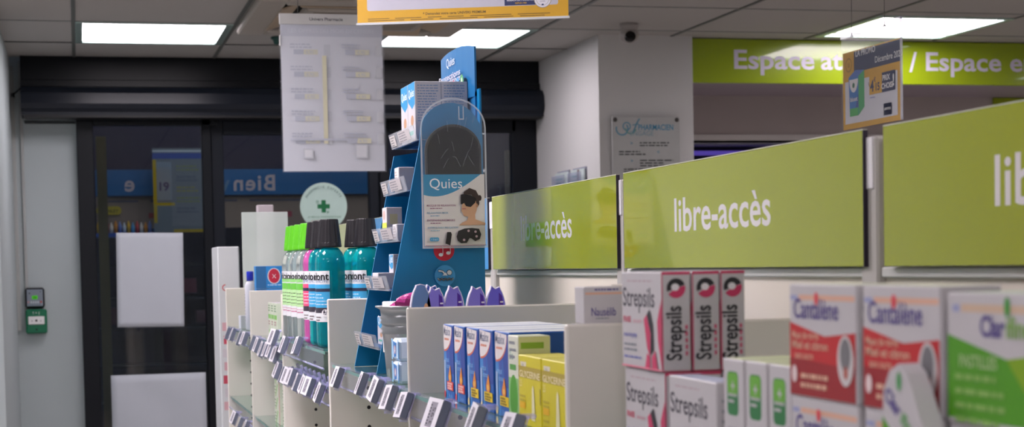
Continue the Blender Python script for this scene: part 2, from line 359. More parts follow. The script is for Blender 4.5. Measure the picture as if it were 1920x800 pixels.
# --- air conditioning cassette
AC = M('#a9a39a', .5, noise=.03); AC2 = M('#8f877c', .5)
o = empty('air_conditioner', (1.04, 6.17, CE), label='beige square air conditioning cassette in the ceiling between two light panels', category='air conditioner')
mb = MB(); q = .42
for s in (-1, 1):
    mb.box(s*q, s*(q-.10), -q, q, -.03, -.0, AC, .006); mb.box(-q+.10, q-.10, s*q, s*(q-.10), -.03, 0, AC, .006)
mb.build('bezel', o)
mb = MB(); mb.box(-q+.18, q-.18, -q+.18, q-.18, -.034, -.004, AC, .006); 
for i in range(9): mb.box(-q+.21, q-.21, -q+.21+i*.047, -q+.225+i*.047, -.036, -.033, AC2)
mb.build('intake_grille', o)
mb = MB(); mb.box(-q+.1, q-.1, -q+.1, q-.1, -.002, .0, BLK); mb.build('duct_opening', o)
for (sx, sy) in ((-1, 0), (1, 0), (0, 1), (0, -1)):
    mb = MB(); R = Matrix.Rotation(math.atan2(sy, sx), 4, 'Z')
    T = R @ Matrix.Translation((q-.125, 0, -.022)) @ Matrix.Rotation(math.radians(20), 4, 'Y')
    mb.box(-.034, .034, -.27, .27, -.003, .003, M('#b3a28c', .45), .002, T=T); mb.build('air_flap', o)
mb = MB(); mb.lathe([(.001, -.03), (.018, -.028), (.022, -.012), (.03, -.008), (.03, 0)], M('#1f4a44', .4), 20)
mb.build('ceiling_detector', None, (.81, 6.86, CE), label='tiny dark green ceiling detector beside the hanging white sheet', category='detector')
# --- security camera
o = empty('security_camera', (2.118, 6.33, CE), label='white security camera with a black lens hanging near the pillar corner', category='security camera')
CW = M('#a39e9b', .4)
mb = MB(); mb.lathe([(.03, -.03), (.036, -.012), (.036, 0)], CW, 24); mb.build('mount', o)
mb = MB(); mb.lathe([(.001, -.062), (.018, -.06), (.032, -.05), (.038, -.034), (.036, -.018), (.028, -.008), (.01, 0)], CW, 24, c=(0, 0, -.014)); mb.build('housing', o)
mb = MB(); T = Matrix.Translation((-.006, -.02, -.056)) @ Matrix.Rotation(math.radians(82), 4, 'X')
tmp = MB(); tmp.lathe([(.021, 0), (.021, .018), (.017, .022), (.004, .0225)], M('#050508', .15), 24); mb.add([tuple(T @ Vector(v)) for v in tmp.v], tmp.f, tmp.ms[0], True); mb.build('lens', o)
# --- "Espace" sign
mb = MB(); mb.box(2.505, 6.4, -.012, .012, -.0925, .0925, M('#94aa14', .18, noise=.02, nscale=4, coat=1), .002)
fr = facing(mb, 0, -.012, 0); ST = M('#cfc8dc', .5)
_a, _b = text_geo('Espace', .022)[2:]; fr.text('Espace', 2.702, -.031, .112, ST, 'l', bold=.018, width=.366); fr.text('attente', 3.098, -.031, .112, ST, 'l', bold=.018, width=.372); fr.text('/', 3.512, -.036, .118, ST, 'l', bold=.018); fr.text('Espace enfants', 3.592, -.031, .112, ST, 'l', bold=.018, sx=.366/((_b-_a)*.112))
SIGNFR = (mb, fr)
mb.build('hanging_sign', None, (0, 6.705, .835), label='long green sign reading Espace attente above the counter opening', category='sign')
mb = MB(); mb.box(0, 1.4, -.02, 0, -.25, .22, M('#93a40c', .3), .002)
mb.build('wall_panel', None, (4.27, RY-.002, .53), label='yellow-green wall panel at the far right under the long green sign', category='panel')
mb = MB(); mb.box(0, 1.3, 0, .01, 0, .022, M('#6a55c8', .4, emit=.35)); mb.build('light_strip', None, (2.62, RY+.30, .50), label='violet light strip glowing in the dark recess behind the counter', category='light strip')
mb = MB(); mb.box(0, .9, 0, .12, 0, .23, M('#1b2340', .4), .004)
fr = facing(mb, 0, 0, 0)
for i in range(8): fr.rect(.03+i*.1, .15, .05, .05, M(['#3b5f54', '#6c6f58', '#384a80', '#70483c'][i % 4], .5))
mb.build('display_cabinet', None, (2.55, RY+.1, .22), label='dark cabinet standing in the recess behind the counter', category='cabinet')
# --- plaque with stand-offs on the pillar
o = empty('wall_plaque', (2.285, 6.65, .47), label='grey acrylic pharmacist plaque with blue logo on the pillar', category='plaque')
mb = MB(); mb.box(-.148, .146, -.024, -.018, -.30, .125, M('#b4b6b5', .3), .001); fr = facing(mb, 0, -.024, 0); LB = M('#5d93ad', .5); DT = M('#3e4242', .6)
fr.ring(-.105, .075, .022, .028, LB, a0=160, a1=400); fr.ring(-.085, .085, .013, .018, LB); fr.ring(-.068, .078, .020, .025, M('#6c9c93', .5), a0=180, a1=350); fr.line([(-.058, .06), (-.04, .10), (-.03, .115)], .006, LB); fr.line([(-.06, .09), (-.035, .095)], .004, LB)
fr.text('PHARMACIEN', -.035, .07, .033, M('#3f8fb5', .5), 'l', bold=.012, width=.152); fr.text('ENGAGE', -.07, .047, .027, M('#7fa3b2', .5), 'l', width=.10)
for i, (tx, nx_, s) in enumerate(((-.03, -.065, 2), (-.12, .05, 2), (-.03, -.065, 3), (-.10, .05, 2), (-.03, -.065, 3))):
    z = .015-.036*i; fr.lines(tx, z, .155 if s > 2 else .13, s, .011, .005, DT); fr.text('<' if i % 2 else '>', nx_, z-.006, .02, LB, 'c', bold=.02)
mb.build('panel', o)
for sx in (-.135, .133):
    for z in (.112, -.285):
        tmp = MB(); tmp.lathe([(.009, 0), (.009, .028), (.007, .03)], M('#555251', .3, metal=.8), 16); mb = MB(); mb.add([(sx+a, -c_, z+b_) for a, b_, c_ in tmp.v], tmp.f, tmp.ms[0], True); mb.build('standoff', o)
for i, yy in enumerate((7.18, 6.93)):
    o = empty('leaflet_holder', (2.09, yy, .335), rz=-PI/2, label=('clear leaflet holder on the pillar side wall, nearer the doors', 'clear leaflet holder on the pillar side wall, nearer the corner')[i], category='leaflet holder')
    mb = MB(); mb.box(-.10, .10, -.03, -.028, -.12, .05, CLEAR); mb.box(-.10, .10, -.004, -.001, -.12, .07, CLEAR); mb.box(-.1, .1, -.03, -.001, -.124, -.12, CLEAR); mb.build('pocket', o)
    mb = MB(); mb.box(-.095, .095, -.014, -.008, -.118, .062, M('#c9d6d4', .6)); fr = facing(mb, 0, -.014, 0); fr.lines(-.08, .03, .12, 5, .02, .008, M('#4f8f88', .6)); 
    if i: fr.rect(.0, .0, .03, .06, M('#6a4a48', .6))
    mb.build('leaflet', o)
# --- hanging posters
WIRE = M('#5a5a5a', .4)
def wires(o, xs, z0, z1, y=0):
    for x in xs:
        mb = MB(); mb.tube([(x, y, z0), (x, y, z1)], .0008, WIRE, 6); mb.tube([(x-.006, y, z0-.002), (x, y, z0+.004), (x+.006, y, z0-.002)], .0012, WIRE, 6); mb.build('wire', o)
YP = 4.75; p = at(525, 25, 1, YP); q = at(722, 320, 1, YP); wd = (q.x-p.x)/2; ht = (p.z-q.z)/2
o = empty('hanging_poster', ((p.x+q.x)/2, YP, (p.z+q.z)/2), label='white poster back in a plastic sleeve hanging left of the blue display', category='poster')
PW = M('#dfe1e8', .35, noise=.02, nscale=5)
mb = MB(); mb.box(-wd, wd, -.001, .001, -ht, ht-.026, PW); fr = facing(mb, 0, -.001, 0); GH = M('#c3c7d4', .5); GYL = M('#dedcc6', .5)
fr.rect(-wd, ht-.063, 2*wd, .037, M('#cdd0db', .5)); fr.text('LES OFFRES DU MOIS DECEMBRE', 0, ht-.052, .016, M('#dcdee6', .5), 'c', width=wd*1.7)
for c_ in range(2):
    for r_ in range(5):
        x = -wd+.035+c_*.145; z = ht-.105-r_*.062
        fr.lines(x-.01, z+.018, .07, 2, .008, .004, GH); fr.rect(x, z-.008, .028, .014, GH); fr.rect(x+.028, z-.008, .04, .014, GYL); fr.text('4,90', x+.034, z-.006, .013, GH)
        fr.rect(x+.085, z-.01, .018, .03, M('#d2d5dc', .5))
fr.line([(-wd+.12, ht-.12), (-wd+.12, -ht+.08)], .012, M('#dedbc0', .5)); fr.rect(-wd+.02, -ht+.085, .19, .006, GH); fr.rect(wd-.085, -ht+.035, .036, .04, M('#cdd0d8', .5)); fr.rect(wd-.081, -ht+.039, .028, .032, PW)
fr.rect(-wd+.055, -ht+.035, .028, .028, M('#cdd0d8', .5)); fr.rect(-wd+.059, -ht+.039, .02, .02, PW)
mb.build('poster_sheet', o)
mb = MB(); mb.box(-wd-.003, wd+.003, -.004, .004, ht-.03, ht, M('#cfcfce', .4), .001); fr = facing(mb, 0, -.004, 0); fr.text('Univers Pharmacie', -.015, ht-.019, .0125, TEXT, 'c', bold=.015); mb.build('header_rail', o, label='white plastic rail with dark lettering')
mb = MB(); mb.box(-wd-.004, wd+.004, -.0035, -.003, -ht-.003, ht-.03, thin('s', '#dfe6f5', .10, .05)); mb.box(-wd-.004, -wd-.001, -.004, .003, ht-.09, ht-.06, WHITE); mb.build('sleeve', o)
wires(o, (-wd+.105-.055, wd-.05), ht-.012, CE-(p.z+q.z)/2)
# yellow poster
Lp = Vector((.529, 3.20, .459)); Rp = Vector((.905, 3.06, .459)); c = (Lp+Rp)/2; wd = (Rp-Lp).length/2; rz = math.atan2(Rp.y-Lp.y, Rp.x-Lp.x); h2 = .262
o = empty('hanging_poster', (c.x, c.y, c.z), rz=rz, label='yellow bordered poster hanging at the top centre, cut by the frame', category='poster')
mb = MB(); mb.box(-wd, wd, -.001, .001, .002, h2, YEL); fr = facing(mb, 0, -.001, 0); fr.poly(rrect(-wd+.019, .025, 2*wd-.038, h2-.045, .004), M('#c6c5d2', .5)); BRN = M('#5f4a05', .6)
fr.text('* Demandez votre carte UNIVERS PREMIUM', -.015, .014, .0065, BRN, 'c', bold=.02); fr.lines(-wd+.02, .009, 2*wd-.04, 2, .0035, .0012, BRN, rag=.12)
fr.rect(wd-.12, .026, .062, .045, NAVY); fr.text('RESEAUX DE PHARMACIES', wd-.089, .034, .0045, WHITE, 'c', bold=.02); fr.text('DEPUIS 1984', wd-.089, .0285, .004, YEL, 'c', bold=.02); fr.text('PREMIER', wd-.089, .042, .010, WHITE, 'c', bold=.02)
fr.disc(wd-.048, .036, .0165, .0165, M('#9a8e6e', .5)); fr.disc(wd-.048, .036, .0155, .0155, M('#e6e4ec', .5)); fr.ring(wd-.048, .036, .0115, .0120, M('#8b7d3c', .5)); fr.text('98%', wd-.048, .036, .008, NAVY, 'c', bold=.02); fr.text('satisfaits', wd-.048, .031, .003, NAVY, 'c'); fr.disc(wd-.048, .0255, .0022, .0015, NAVY)
mb.build('poster_sheet', o)
mb = MB(); mb.box(-wd-.002, wd+.002, -.003, .003, -.0015, .003, M('#f4f8ff', .2, trans=.3), .0005); mb.build('bottom_rail', o, label='bright clear plastic edge')
mb = MB(); mb.box(-wd-.002, wd+.002, -.003, -.0025, .003, h2+.02, thin('s', '#dfe6f5', .02, .05)); mb.build('sleeve', o)
wires(o, (-wd+.08, wd-.08), h2, CE-.459)
# small price poster
XS = 1.74; a = at(1579, 65, 0, XS); b = at(1692, 224, 0, XS); wd = (a.y-b.y)/2; ht = (a.z-b.z)/2
o = empty('hanging_poster', (XS, (a.y+b.y)/2, (a.z+b.z)/2), rz=-PI/2, label='small yellow price poster in a clear sleeve hanging before the Espace sign', category='poster')
mb = MB(); mb.box(-wd+.004, wd-.004, -.001, .001, -ht, ht-.045, YEL); fr = facing(mb, 0, -.001, 0); NV = M('#1d2b52', .5)
fr.rect(-wd+.062, ht-.095, 2*wd-.068, .047, NV); fr.text('LA PROMO', -wd+.12, ht-.06, .02, WHITE, 'c', bold=.02); fr.text('Décembre 2020', wd-.06, ht-.085, .02, WHITE, 'c', bold=.01)
fr.ring(-wd+.035, ht-.075, .014, .016, M('#8f6f04', .5)); fr.text('u', -wd+.035, ht-.08, .022, M('#8f6f04', .5), 'c'); fr.rect(-wd+.016, -ht+.012, 2*wd-.034, 2*ht-.125, M('#dcdde4', .5))
IW = -wd
fr.poly([(IW+.04, -ht+.03), (IW+.085, -ht+.028), (IW+.085, -ht+.117), (IW+.035, -ht+.118)], M('#1276c4', .4)); fr.poly([(IW+.085, -ht+.028), (IW+.115, -ht+.045), (IW+.115, -ht+.128), (IW+.085, -ht+.117)], M('#2fae5a', .4))
fr.poly([(IW+.035, -ht+.118), (IW+.085, -ht+.117), (IW+.115, -ht+.128), (IW+.07, -ht+.132)], M('#3d6fc0', .4)); fr.disc(IW+.061, -ht+.112, .022, .03, WHITE, a0=180, a1=360); fr.rect(IW+.041, -ht+.028, .043, .018, M('#3bb24e', .4)); fr.poly([(IW+.07, -ht+.046), (IW+.085, -ht+.046), (IW+.085, -ht+.08)], M('#123a9a', .4))
fr.text('Ialuset', IW+.062, -ht+.062, .015, WHITE, 'c', bold=.02); fr.disc(IW+.061, -ht+.098, .006, .006, DG)
fr.text('VICKS VAPORUB', .045, ht-.135, .015, TEXT, 'c', bold=.02); fr.lines(.01, ht-.148, .05, 1, .01, .003, GREY)
fr.rect(-.005, -ht+.068, .062, .043, YEL); fr.text('4', .008, -ht+.075, .035, NV, 'c', bold=.03); fr.text('€', .022, -ht+.095, .014, NV, 'c', bold=.02); fr.text('15', .036, -ht+.075, .024, NV, 'c', bold=.03)
fr.rect(.057, -ht+.068, .062, .043, NV); fr.text('PRIX', .078, -ht+.093, .017, WHITE, 'c', bold=.03); fr.text('CHOISI', .082, -ht+.075, .017, WHITE, 'c', bold=.03); fr.text('!', .112, -ht+.078, .035, WHITE, 'c', bold=.03)
fr.rect(.064, -ht+.016, .038, .026, NV); fr.text('UNIVERS', .083, -ht+.027, .008, WHITE, 'c', bold=.02); fr.lines(0, -ht+.06, .03, 1, .01, .002, M('#7a86b8', .5))
mb.build('poster_sheet', o)
mb = MB(); mb.box(-wd, wd, -.003, -.0025, -ht, ht, thin('s', '#e8f0ff', .07, .04)); mb.box(-wd, wd, -.0045, .002, ht-.012, ht, thin('t', '#e8f0ff', .5, .05)); mb.box(wd-.003, wd, -.003, .002, -ht, ht, thin('t', '#e8f0ff', .5, .05)); mb.build('sleeve', o)
wires(o, (-wd+.05, wd-.08), ht-.01, CE-(a.z+b.z)/2)
# ================================================================== the shop's reflection in the door glass, built as objects on the street side
SY = 9.2
mb = MB(); mb.box(-1.5, 4.5, SY+.3, SY+.4, -1.5, 1.3, M('#31304a', .8)); mb.build('shop_wall', None, label='dark facade seen through the glass doors', category='wall')
mb = MB(); mb.box(0, 1.86, -.03, 0, -.068, .068, M('#0f5f9a', .5, noise=.1, nscale=2)); fr = facing(mb, 0, -.03, 0)
def mtext(fr, t, x, y, size, m, bold):     # lettering mirrored, as reflected in the glass
    vs, fs, a, b = text_geo(t, bold); z = fr.lay(); fr.mb.add([fr.p(x-(vx-a)*size, y+vy*size, z) for vx, vy in vs], [f[::-1] for f in fs], m)
LT = M('#c3b3b8', .6)
x = .94
for t, dx in (('B', .0), ('i', .075), ('e', .105), ('n', .172), ('e', .80-.06)): mtext(fr, t, x-dx, -.045, .118, LT, .02)
mtext(fr, 'v', x-.24, -.045, .118, M('#5d7fa0', .6), .02)
mb.build('reflected_banner', None, (.105, SY, .468), label='reflected blue banner with mirrored Bienvenue lettering, built behind the glass doors', category='banner')  # stands in for the banner mirrored in the door glass
mb = MB(); mb.box(0, 1.9, 0, .02, 0, .17, M('#8f7f74', .8, noise=.15, nscale=6)); fr = facing(mb, 0, 0, 0); fr.lines(.02, .14, 1.8, 1, .02, .012, M('#5c5b6c', .7)); fr.rect(.27, .055, .13, .028, M('#a03a3f', .6)); fr.rect(.93, .055, .1, .03, M('#a03a4f', .6))
mb.build('reflected_backboard', None, (.105, SY, .225), label='reflected beige backboard under the blue banner, built behind the glass', category='board')
mb = MB(); mb.prism(rrect(0, 0, .128, .045, .02), facing(mb, 0, 0, 0), .01, M('#b5a52c', .5)); fr = facing(mb, 0, 0, 0); fr.text('STANLEY', .064, .012, .024, M('#3a3410', .5), 'c', bold=.02)
mb.build('reflected_brand_sign', None, (.105, SY-.011, .30), label='reflected small yellow rounded brand sign, built behind the left glass door', category='sign')  # sign, shelf, bottles and rack here model the shop reflected in the glass
mb = MB(); mb.box(0, .30, -.18, 0, -.02, 0, M('#2f5ab8', .4)); mb.build('reflected_shelf', None, (.1, SY, .20), label='reflected blue shelf with small coloured goods, built behind the left glass door', category='shelf')
GC = ['#e0b030', '#4f9fd0', '#d05050', '#e8e0d0', '#e09030', '#6f87c9', '#cfd8e0']
for i in range(13):
    mb = MB(); h_ = .035+.02*random.random(); mb.lathe([(.009, 0), (.009, h_), (.004, h_+.008), (.004, h_+.018)], M(GC[i % 7], .5), 12)
    mb.build('small_bottle', None, (.112+.022*i, SY-.08, .202), label='reflected tiny coloured bottle on the blue shelf built behind the glass', category='bottle', group='reflected small goods on the blue shelf built behind the glass')
mb = MB(); mb.box(0, .262, -.004, 0, 0, .44, M('#63707c', .6)); fr = facing(mb, 0, -.004, 0); fr.rect(0, .385, .262, .03, M('#24489a', .5)); fr.rect(0, .42, .262, .01, M('#a9b6c4', .5)); fr.rect(0, .05, .018, .33, M('#a8930f', .6)); fr.rect(.02, .17, .075, .2, M('#77889a', .6)); fr.text('19', .057, .22, .06, M('#22306c', .6), 'c', bold=.03); fr.rect(.0, .14, .11, .016, M('#a8930f', .6))
for r_ in range(5): fr.lines(.12, .34-.055*r_, .13, 2, .018, .01, M(['#6c7a50', '#4e5c70', '#7d7f48'][r_ % 3], .6))
fr.rect(.1, 0, .16, .016, M('#a8930f', .6))
mb.build('reflected_poster', None, (.395, SY-.15, .20), label='reflected yellow edged poster with a blue header, built behind the left glass door', category='poster')  # solid stand-in for a hanging poster reflected in the glass
mb = MB()
for i in range(26):
    x0_ = .1+i*.072+random.random()*.02; z0_ = random.choice([-.28, -.12, .06]); mb.box(x0_, x0_+.05+.03*random.random(), 0, .05, z0_, z0_+.05+.06*random.random(), M(random.choice(['#3a1530', '#20264e', '#5a1a3a', '#2a2f5c', '#442238', '#a02060', '#1c2b50']), .6))
for x_ in (.08, 1.0, 2.07): mb.box(x_, x_+.03, .1, .2, -1.5, .04, M('#141c33', .6))
for z_ in (-.30, -.14, .04, -.5, -.7): mb.box(.08, 2.1, -.02, .2, z_-.015, z_, M('#141c33', .6))
mb.build('reflected_rack', None, (.0, SY, 0), label='dim reflected rack of packaged goods, built behind the glass doors', category='rack', kind='stuff')
mb = MB(); mb.box(0, .7, 0, .05, -.75, .62, M('#7b756c', .7)); mb.build('street_pillar', None, (2.28, SY-.25, 0), label='grey-brown pillar outside the rightmost glass panel', category='pillar')
mb = MB(); mb.box(0, .045, 0, .03, -1.4, .62, M('#6e6548', .7)); mb.build('reflection_streak', None, (.098, 8.0, 0), label='narrow olive streak of reflection along the left door frame, built behind the glass', category='post')  # solid strip in place of a faint reflection on the left pane
# ================================================================== the gondola; one unit = one bay of 0.667 m
K = .667
XD, XP = .563, .958      # front edge of the side panels, face of the header signs
DIVY = [.80, 1.936, 2.942, 3.930, 4.86, 5.78, 6.74]
ZS = -.226
POST = M('#b9b5b0', .4, noise=.02); BACK = M('#ddd5c8', .5, noise=.02, nscale=5); BLUEP = M('#3f8fcb', .3, noise=.03)
SIGNTX2 = M('#ece7e6', .2, noise=.02, nscale=4, coat=1)
heads = [(.82, 1.895, GREEN), (1.950, 2.911, GREEN), (2.952, 3.910, GREEN), (3.955, 4.84, BLUEP), (4.88, 5.90, BLUEP), (5.94, 6.72, GREEN)]
baylab = ['nearest white shelving bay holding the throat lozenge boxes', 'white shelving bay holding the blue and yellow boxes', 'white shelving bay holding the blue cardboard display',
          'white shelving bay holding the mouthwash bottles', 'white shelving bay just behind the mouthwash bottles', 'farthest full white shelving bay near the glass doors']
TXT = {0: (1.632, .053), 1: (2.640, .049), 2: (3.640, .052)}
for i in range(6):
    y0, y1 = DIVY[i], DIVY[i+1]
    o = empty('shelving_bay', (.77, (y0+y1)/2, ZS), label=baylab[i], category='shelving')
    OX, OY, OZ = .77, (y0+y1)/2, ZS
    def L(x0, x1, ya, yb, z0, z1): return (x0-OX, x1-OX, ya-OY, yb-OY, z0-OZ, z1-OZ)
    mb = MB(); mb.box(*L(XD, .975, y1, y1+.0125, -2.24, -.0735), CREAM, .0025)
    fr = facing(mb, .655-OX, y1-OY, 0-OZ)
    for k in range(8): fr.disc(0, -.272-.0455*k if y1 != 3.93 else -.285-.0455*k, .0045, .0045, BLK, 12)
    mb.build('side_panel', o)
    if i == 0:
        mb = MB(); mb.box(*L(XD, .975, y0, y0+.0125, -2.24, -.0735), CREAM, .0025); mb.build('side_panel', o)
    mb = MB(); mb.box(*L(.975, .985, y0+.012, y1, -2.24, .145), BACK); mb.build('back_panel', o)
    mb = MB(); mb.box(*L(.964, .985, y1-.012, y1+.034, -.30, .150), POST, .003); mb.box(*L(.962, .966, y1-.004, y1+.026, .085, .1495), M('#e9e6ea', .4), .001); mb.build('upright', o)
    a, b, gm = heads[i]
    mb = MB(); mb.box(*L(XP, XP+.006, a, b, -.012, .159), gm, .001); mb.box(*L(XP-.0002, XP+.0065, a-.0015, a, -.012, .159), M('#241a2c', .5)); mb.box(*L(XP, XP+.0064, a, b, .159, .1602), M('#d9dcc8', .5))
    if i in TXT:
        fr = aisle(mb, XP-OX, TXT[i][0]+.003-OY, TXT[i][1]-OZ); fr.text('libre-accès', 0, 0, .0775, SIGNTX2, 'l', bold=.012, width=.400)
    mb.build('sign_panel', o, label='%s sign panel on top of the bay' % ('green' if gm is GREEN else 'blue'))
    mb = MB(); mb.box(*L(.968, .978, y0+.03, y1-.014, -.026, -.0125), M('#cfd0cd', .4), .002); mb.build('sign_rail', o)
    # glass shelf with a clear price rail
    zs = ZS if i != 3 else -.196
    xf = XD+.008 if i != 3 else XD-.006
    def shelf(z, xf=xf):
        mb = MB(); mb.box(*L(xf, .972, y0+.014, y1-.002, z-.0085, z), M('#bfe3d6', .03, trans=.92, ior=1.45, noise=0), .0015); mb.box(*L(xf-.0006, xf, y0+.016, y1-.004, z-.0075, z-.001), M('#5f9c86', .2)); s = mb.build('glass_shelf', o)
        mb = MB(); mb.box(*L(xf-.006, xf-.003, y0+.02, y1-.008, z-.042, z+.006), M('#d5d8f2', .08, alpha=.10, noise=.02)); mb.tube([(xf-.005-OX, y0+.02-OY, z-.042-OZ), (xf-.005-OX, y1-.008-OY, z-.042-OZ)], .003, M('#b9bce6', .1, alpha=.4)); mb.build('price_rail', s)
    shelf(zs)
    if i == 3: shelf(-.285, XD+.01)
    if i in (4, 5): shelf(-.50)
    mb = MB(); mb.box(*L(.60, .972, y0+.014, y1-.002, -2.24, -2.1), CREAM); mb.build('base_plinth', o)
# end of the run: low upright, frosted sheet
mb = MB(); mb.box(0, .09, 0, .30, -2.2, .33, M('#c6cacd', .35, noise=.02), .004); fr = facing(mb, 0, 0, 0)
for k in range(7): fr.rect(.012+.005*(k % 2), -.02-.055*k, .018, .035, M(['#c9a0a8', '#b8475a', '#c4bfc6'][k % 3], .5))
fr.poly(rrect(0, -.62, .05, .17, .02), M('#3f6fae', .4)); fr.ring(.03, .16, .01, .014, M('#c04a50', .5), a0=90, a1=270)
mb.build('end_stand', None, (.563, 7.10, -.235), label='pale narrow end stand of the shelf run beside the door frame', category='stand')
mb = MB(); mb.box(-.095, .095, -.004, .004, -2.359, .125, M('#e6f2ee', .5, alpha=.55, noise=.12, nscale=6), .001); fr = facing(mb, 0, -.004, 0)
mb.build('frosted_sheet', None, (.757, 7.05, .11), label='translucent pale sheet standing behind the far shelves before the door glass', category='sheet')
mb = MB(); mb.box(-.035, .035, -.02, .02, -2.484, .035, M('#b9b0b6', .5), .004); mb.build('tall_stand', None, (.775, 7.2, .235), label='slim greyish stand peeking above the translucent sheet', category='stand')
# ------------------------------------------------------------------ cartons
def carton(name, label, cat, yfar, w_, d_, h_, z0, side, x=.60, draw=None, drawside=None, top=None, grp=None, front=None, c=.0012, yaw=0):
    """a folding carton whose front faces the aisle; yfar is its far edge, w_ its width along the shelf"""
    mb = MB(); mb.box(0, w_, 0, d_, 0, h_, side, c)
    f = FR(mb, (0, 0, 0)); f.w = w_; f.h = h_
    if front: f.rect(c, c, w_-2*c, h_-2*c, front)
    if draw: draw(f)
    g = FR(mb, (w_, 0, 0), (0, 1, 0)); g.w = d_; g.h = h_        # the end that looks at the viewer
    if drawside: drawside(g)
    if top:
        t = FR(mb, (0, 0, h_), (1, 0, 0), (0, 1, 0)); t.rect(c, c, w_-2*c, d_-2*c, top)
        zt = h_; n = 8; ar = [(c+(w_-2*c)*0, 0)]
    return mb.build(name, None, (x, yfar, z0), rz=-PI/2+yaw, label=label, category=cat, group=grp)
PINK = M('#c93a66', .45); BOXW = M('#c2bfc2', .45, noise=.02); CHAR = M('#2a2a30', .5); DGREY = M('#4a4650', .5); LILAC = M('#5b4f8f', .5)
def strep_front(blue=False):
    def d(f):
        f.lines(.02, f.h-.011, .09, 1, .004, .002, M('#b9a6ae', .5)); f.text('Strepsils', .005, f.h-.038, .030, DGREY, 'l', bold=.012, width=.108)
        if blue: f.rect(.001, .018, f.w-.014, .007, M('#5b86c9', .5)); f.text('Miel Citron', .006, .03, .012, M('#5b86c9', .5)); f.lines(.006, .012, .06, 2, .007, .003, GREY)
        else:
            f.text('FRAISE', .006, f.h-.056, .009, M('#c9566f', .5), bold=.03); f.text('sans sucre', .04, f.h-.056, .007, M('#d98a9d', .5)); f.text('maux de gorge', .008, f.h-.072, .0075, M('#5a62b8', .5), bold=.01); f.lines(.008, f.h-.082, .055, 2, .006, .0025, GREY); f.lines(.008, f.h-.096, .07, 1, .006, .0025, M('#7a80bb', .5))
            f.poly([(f.w, f.h*.72), (f.w-.014, f.h*.5), (f.w-.012, f.h*.3), (f.w, .0)], PINK)
            f.poly([(.078, .055), (.088, .060), (.100, .040), (.098, .014), (.088, .024)], PINK); f.poly([(.088, .060), (.098, .066), (.108, .050), (.110, .022), (.100, .016), (.102, .040)], CHAR)
            f.poly([(.080, .0), (.088, .018), (.098, .014), (.098, .0)], PINK); f.poly([(.104, 0), (.104, .014), (.115, .022), (.124, .0)], PINK)
        f.rect(.001, .0005, f.w-.002, .0018, M('#e98aa0', .5))
    return d
def strep_spine(f):
    f.rect(0, 0, .0012, f.h, PINK); f.rect(0, 0, f.w, .0008, PINK); f.rect(0, f.h-.003, f.w, .003, PINK)
    cx, cy = f.w*.5, f.h-.0175
    f.ring(cx, cy, .0028, .0105, CHAR, a0=20, a1=200); f.ring(cx, cy, .0028, .0105, PINK, a0=215, a1=375); f.disc(cx-.001, cy+.001, .0045, .0038, M('#e7e4e8', .5))
    f.text('Strepsils', f.w*.66, .012, .0245, CHAR, 'l', rot=90, bold=.02, width=.058); f.lines(f.w-.0065, .045, .003, 5, .007, .0045, PINK, rag=.05)
z1 = ZS+.1075
for k, (xx, lb) in enumerate(((.600, 'frontmost'), (.6345, 'middle'), (.667, 'rearmost'))):
    d_ = (.0325, .031, .0275)[k]
    carton('lozenge_box', 'white and pink lozenge box on the upper layer, %s of its row of three' % lb, 'box', 1.835, .136, d_, .1065, z1+.0005, BOXW, x=xx, draw=strep_front(), drawside=strep_spine, top=BOXW, grp='lozenge boxes on the upper layer')
carton('lozenge_box', 'white and pink lozenge box under the upper row, at the shelf front', 'box', 1.833, .135, .033, .1065, ZS+.0005, BOXW, x=.602, draw=strep_front(), drawside=strep_spine, top=BOXW)
for k in (1, 2): carton('lozenge_box', ('white lozenge box supporting the middle upper box', 'white lozenge box supporting the rear upper box')[k-1], 'box', 1.835, .136, .031, .1065, ZS+.0005, BOXW, x=.602+.0335*k, drawside=strep_spine, top=BOXW)
carton('lozenge_box', 'white lozenge box with blue stripe, right of the pink ones', 'box', 1.686, .137, .034, .1055, ZS+.0005, BOXW, x=.602, draw=strep_front(True), drawside=lambda f: f.lines(.006, f.h-.02, .02, 8, .01, .003, GREY), top=M('#bfc6dc', .5))
# slim white boxes with a green badge
def slim(f):
    f.poly(rrect(.010, f.h-.054, .028, .042, .006), M('#2f7a45', .5)); f.poly(rrect(.011, f.h-.034, .026, .021, .005), M('#6aae3c', .5)); f.lines(.013, f.h-.036, .022, 2, .006, .003, BOXW); f.text('+', f.w/2, f.h-.032, .018, BOXW, 'c', bold=.02)
    f.text('gorge', .012, f.h-.070, .011, GREY); f.text('spray', .012, f.h-.084, .009, GREY); f.rect(.012, f.h-.103, .026, .011, M('#dcae3a', .5)); f.lines(.012, .02, .025, 2, .007, .003, GREY)
for k, (ya, lb) in enumerate(((1.532, 'farthest'), (1.4765, 'middle one'), (1.421, 'nearest'))):
    carton('slim_carton', 'slim white carton with a green badge, %s of three beside the red boxes' % lb, 'box', ya, .050, .085, .131, ZS+.0005, BOXW, x=.603, draw=slim, top=M('#cfd8b0', .5), grp='slim white cartons with green badges')
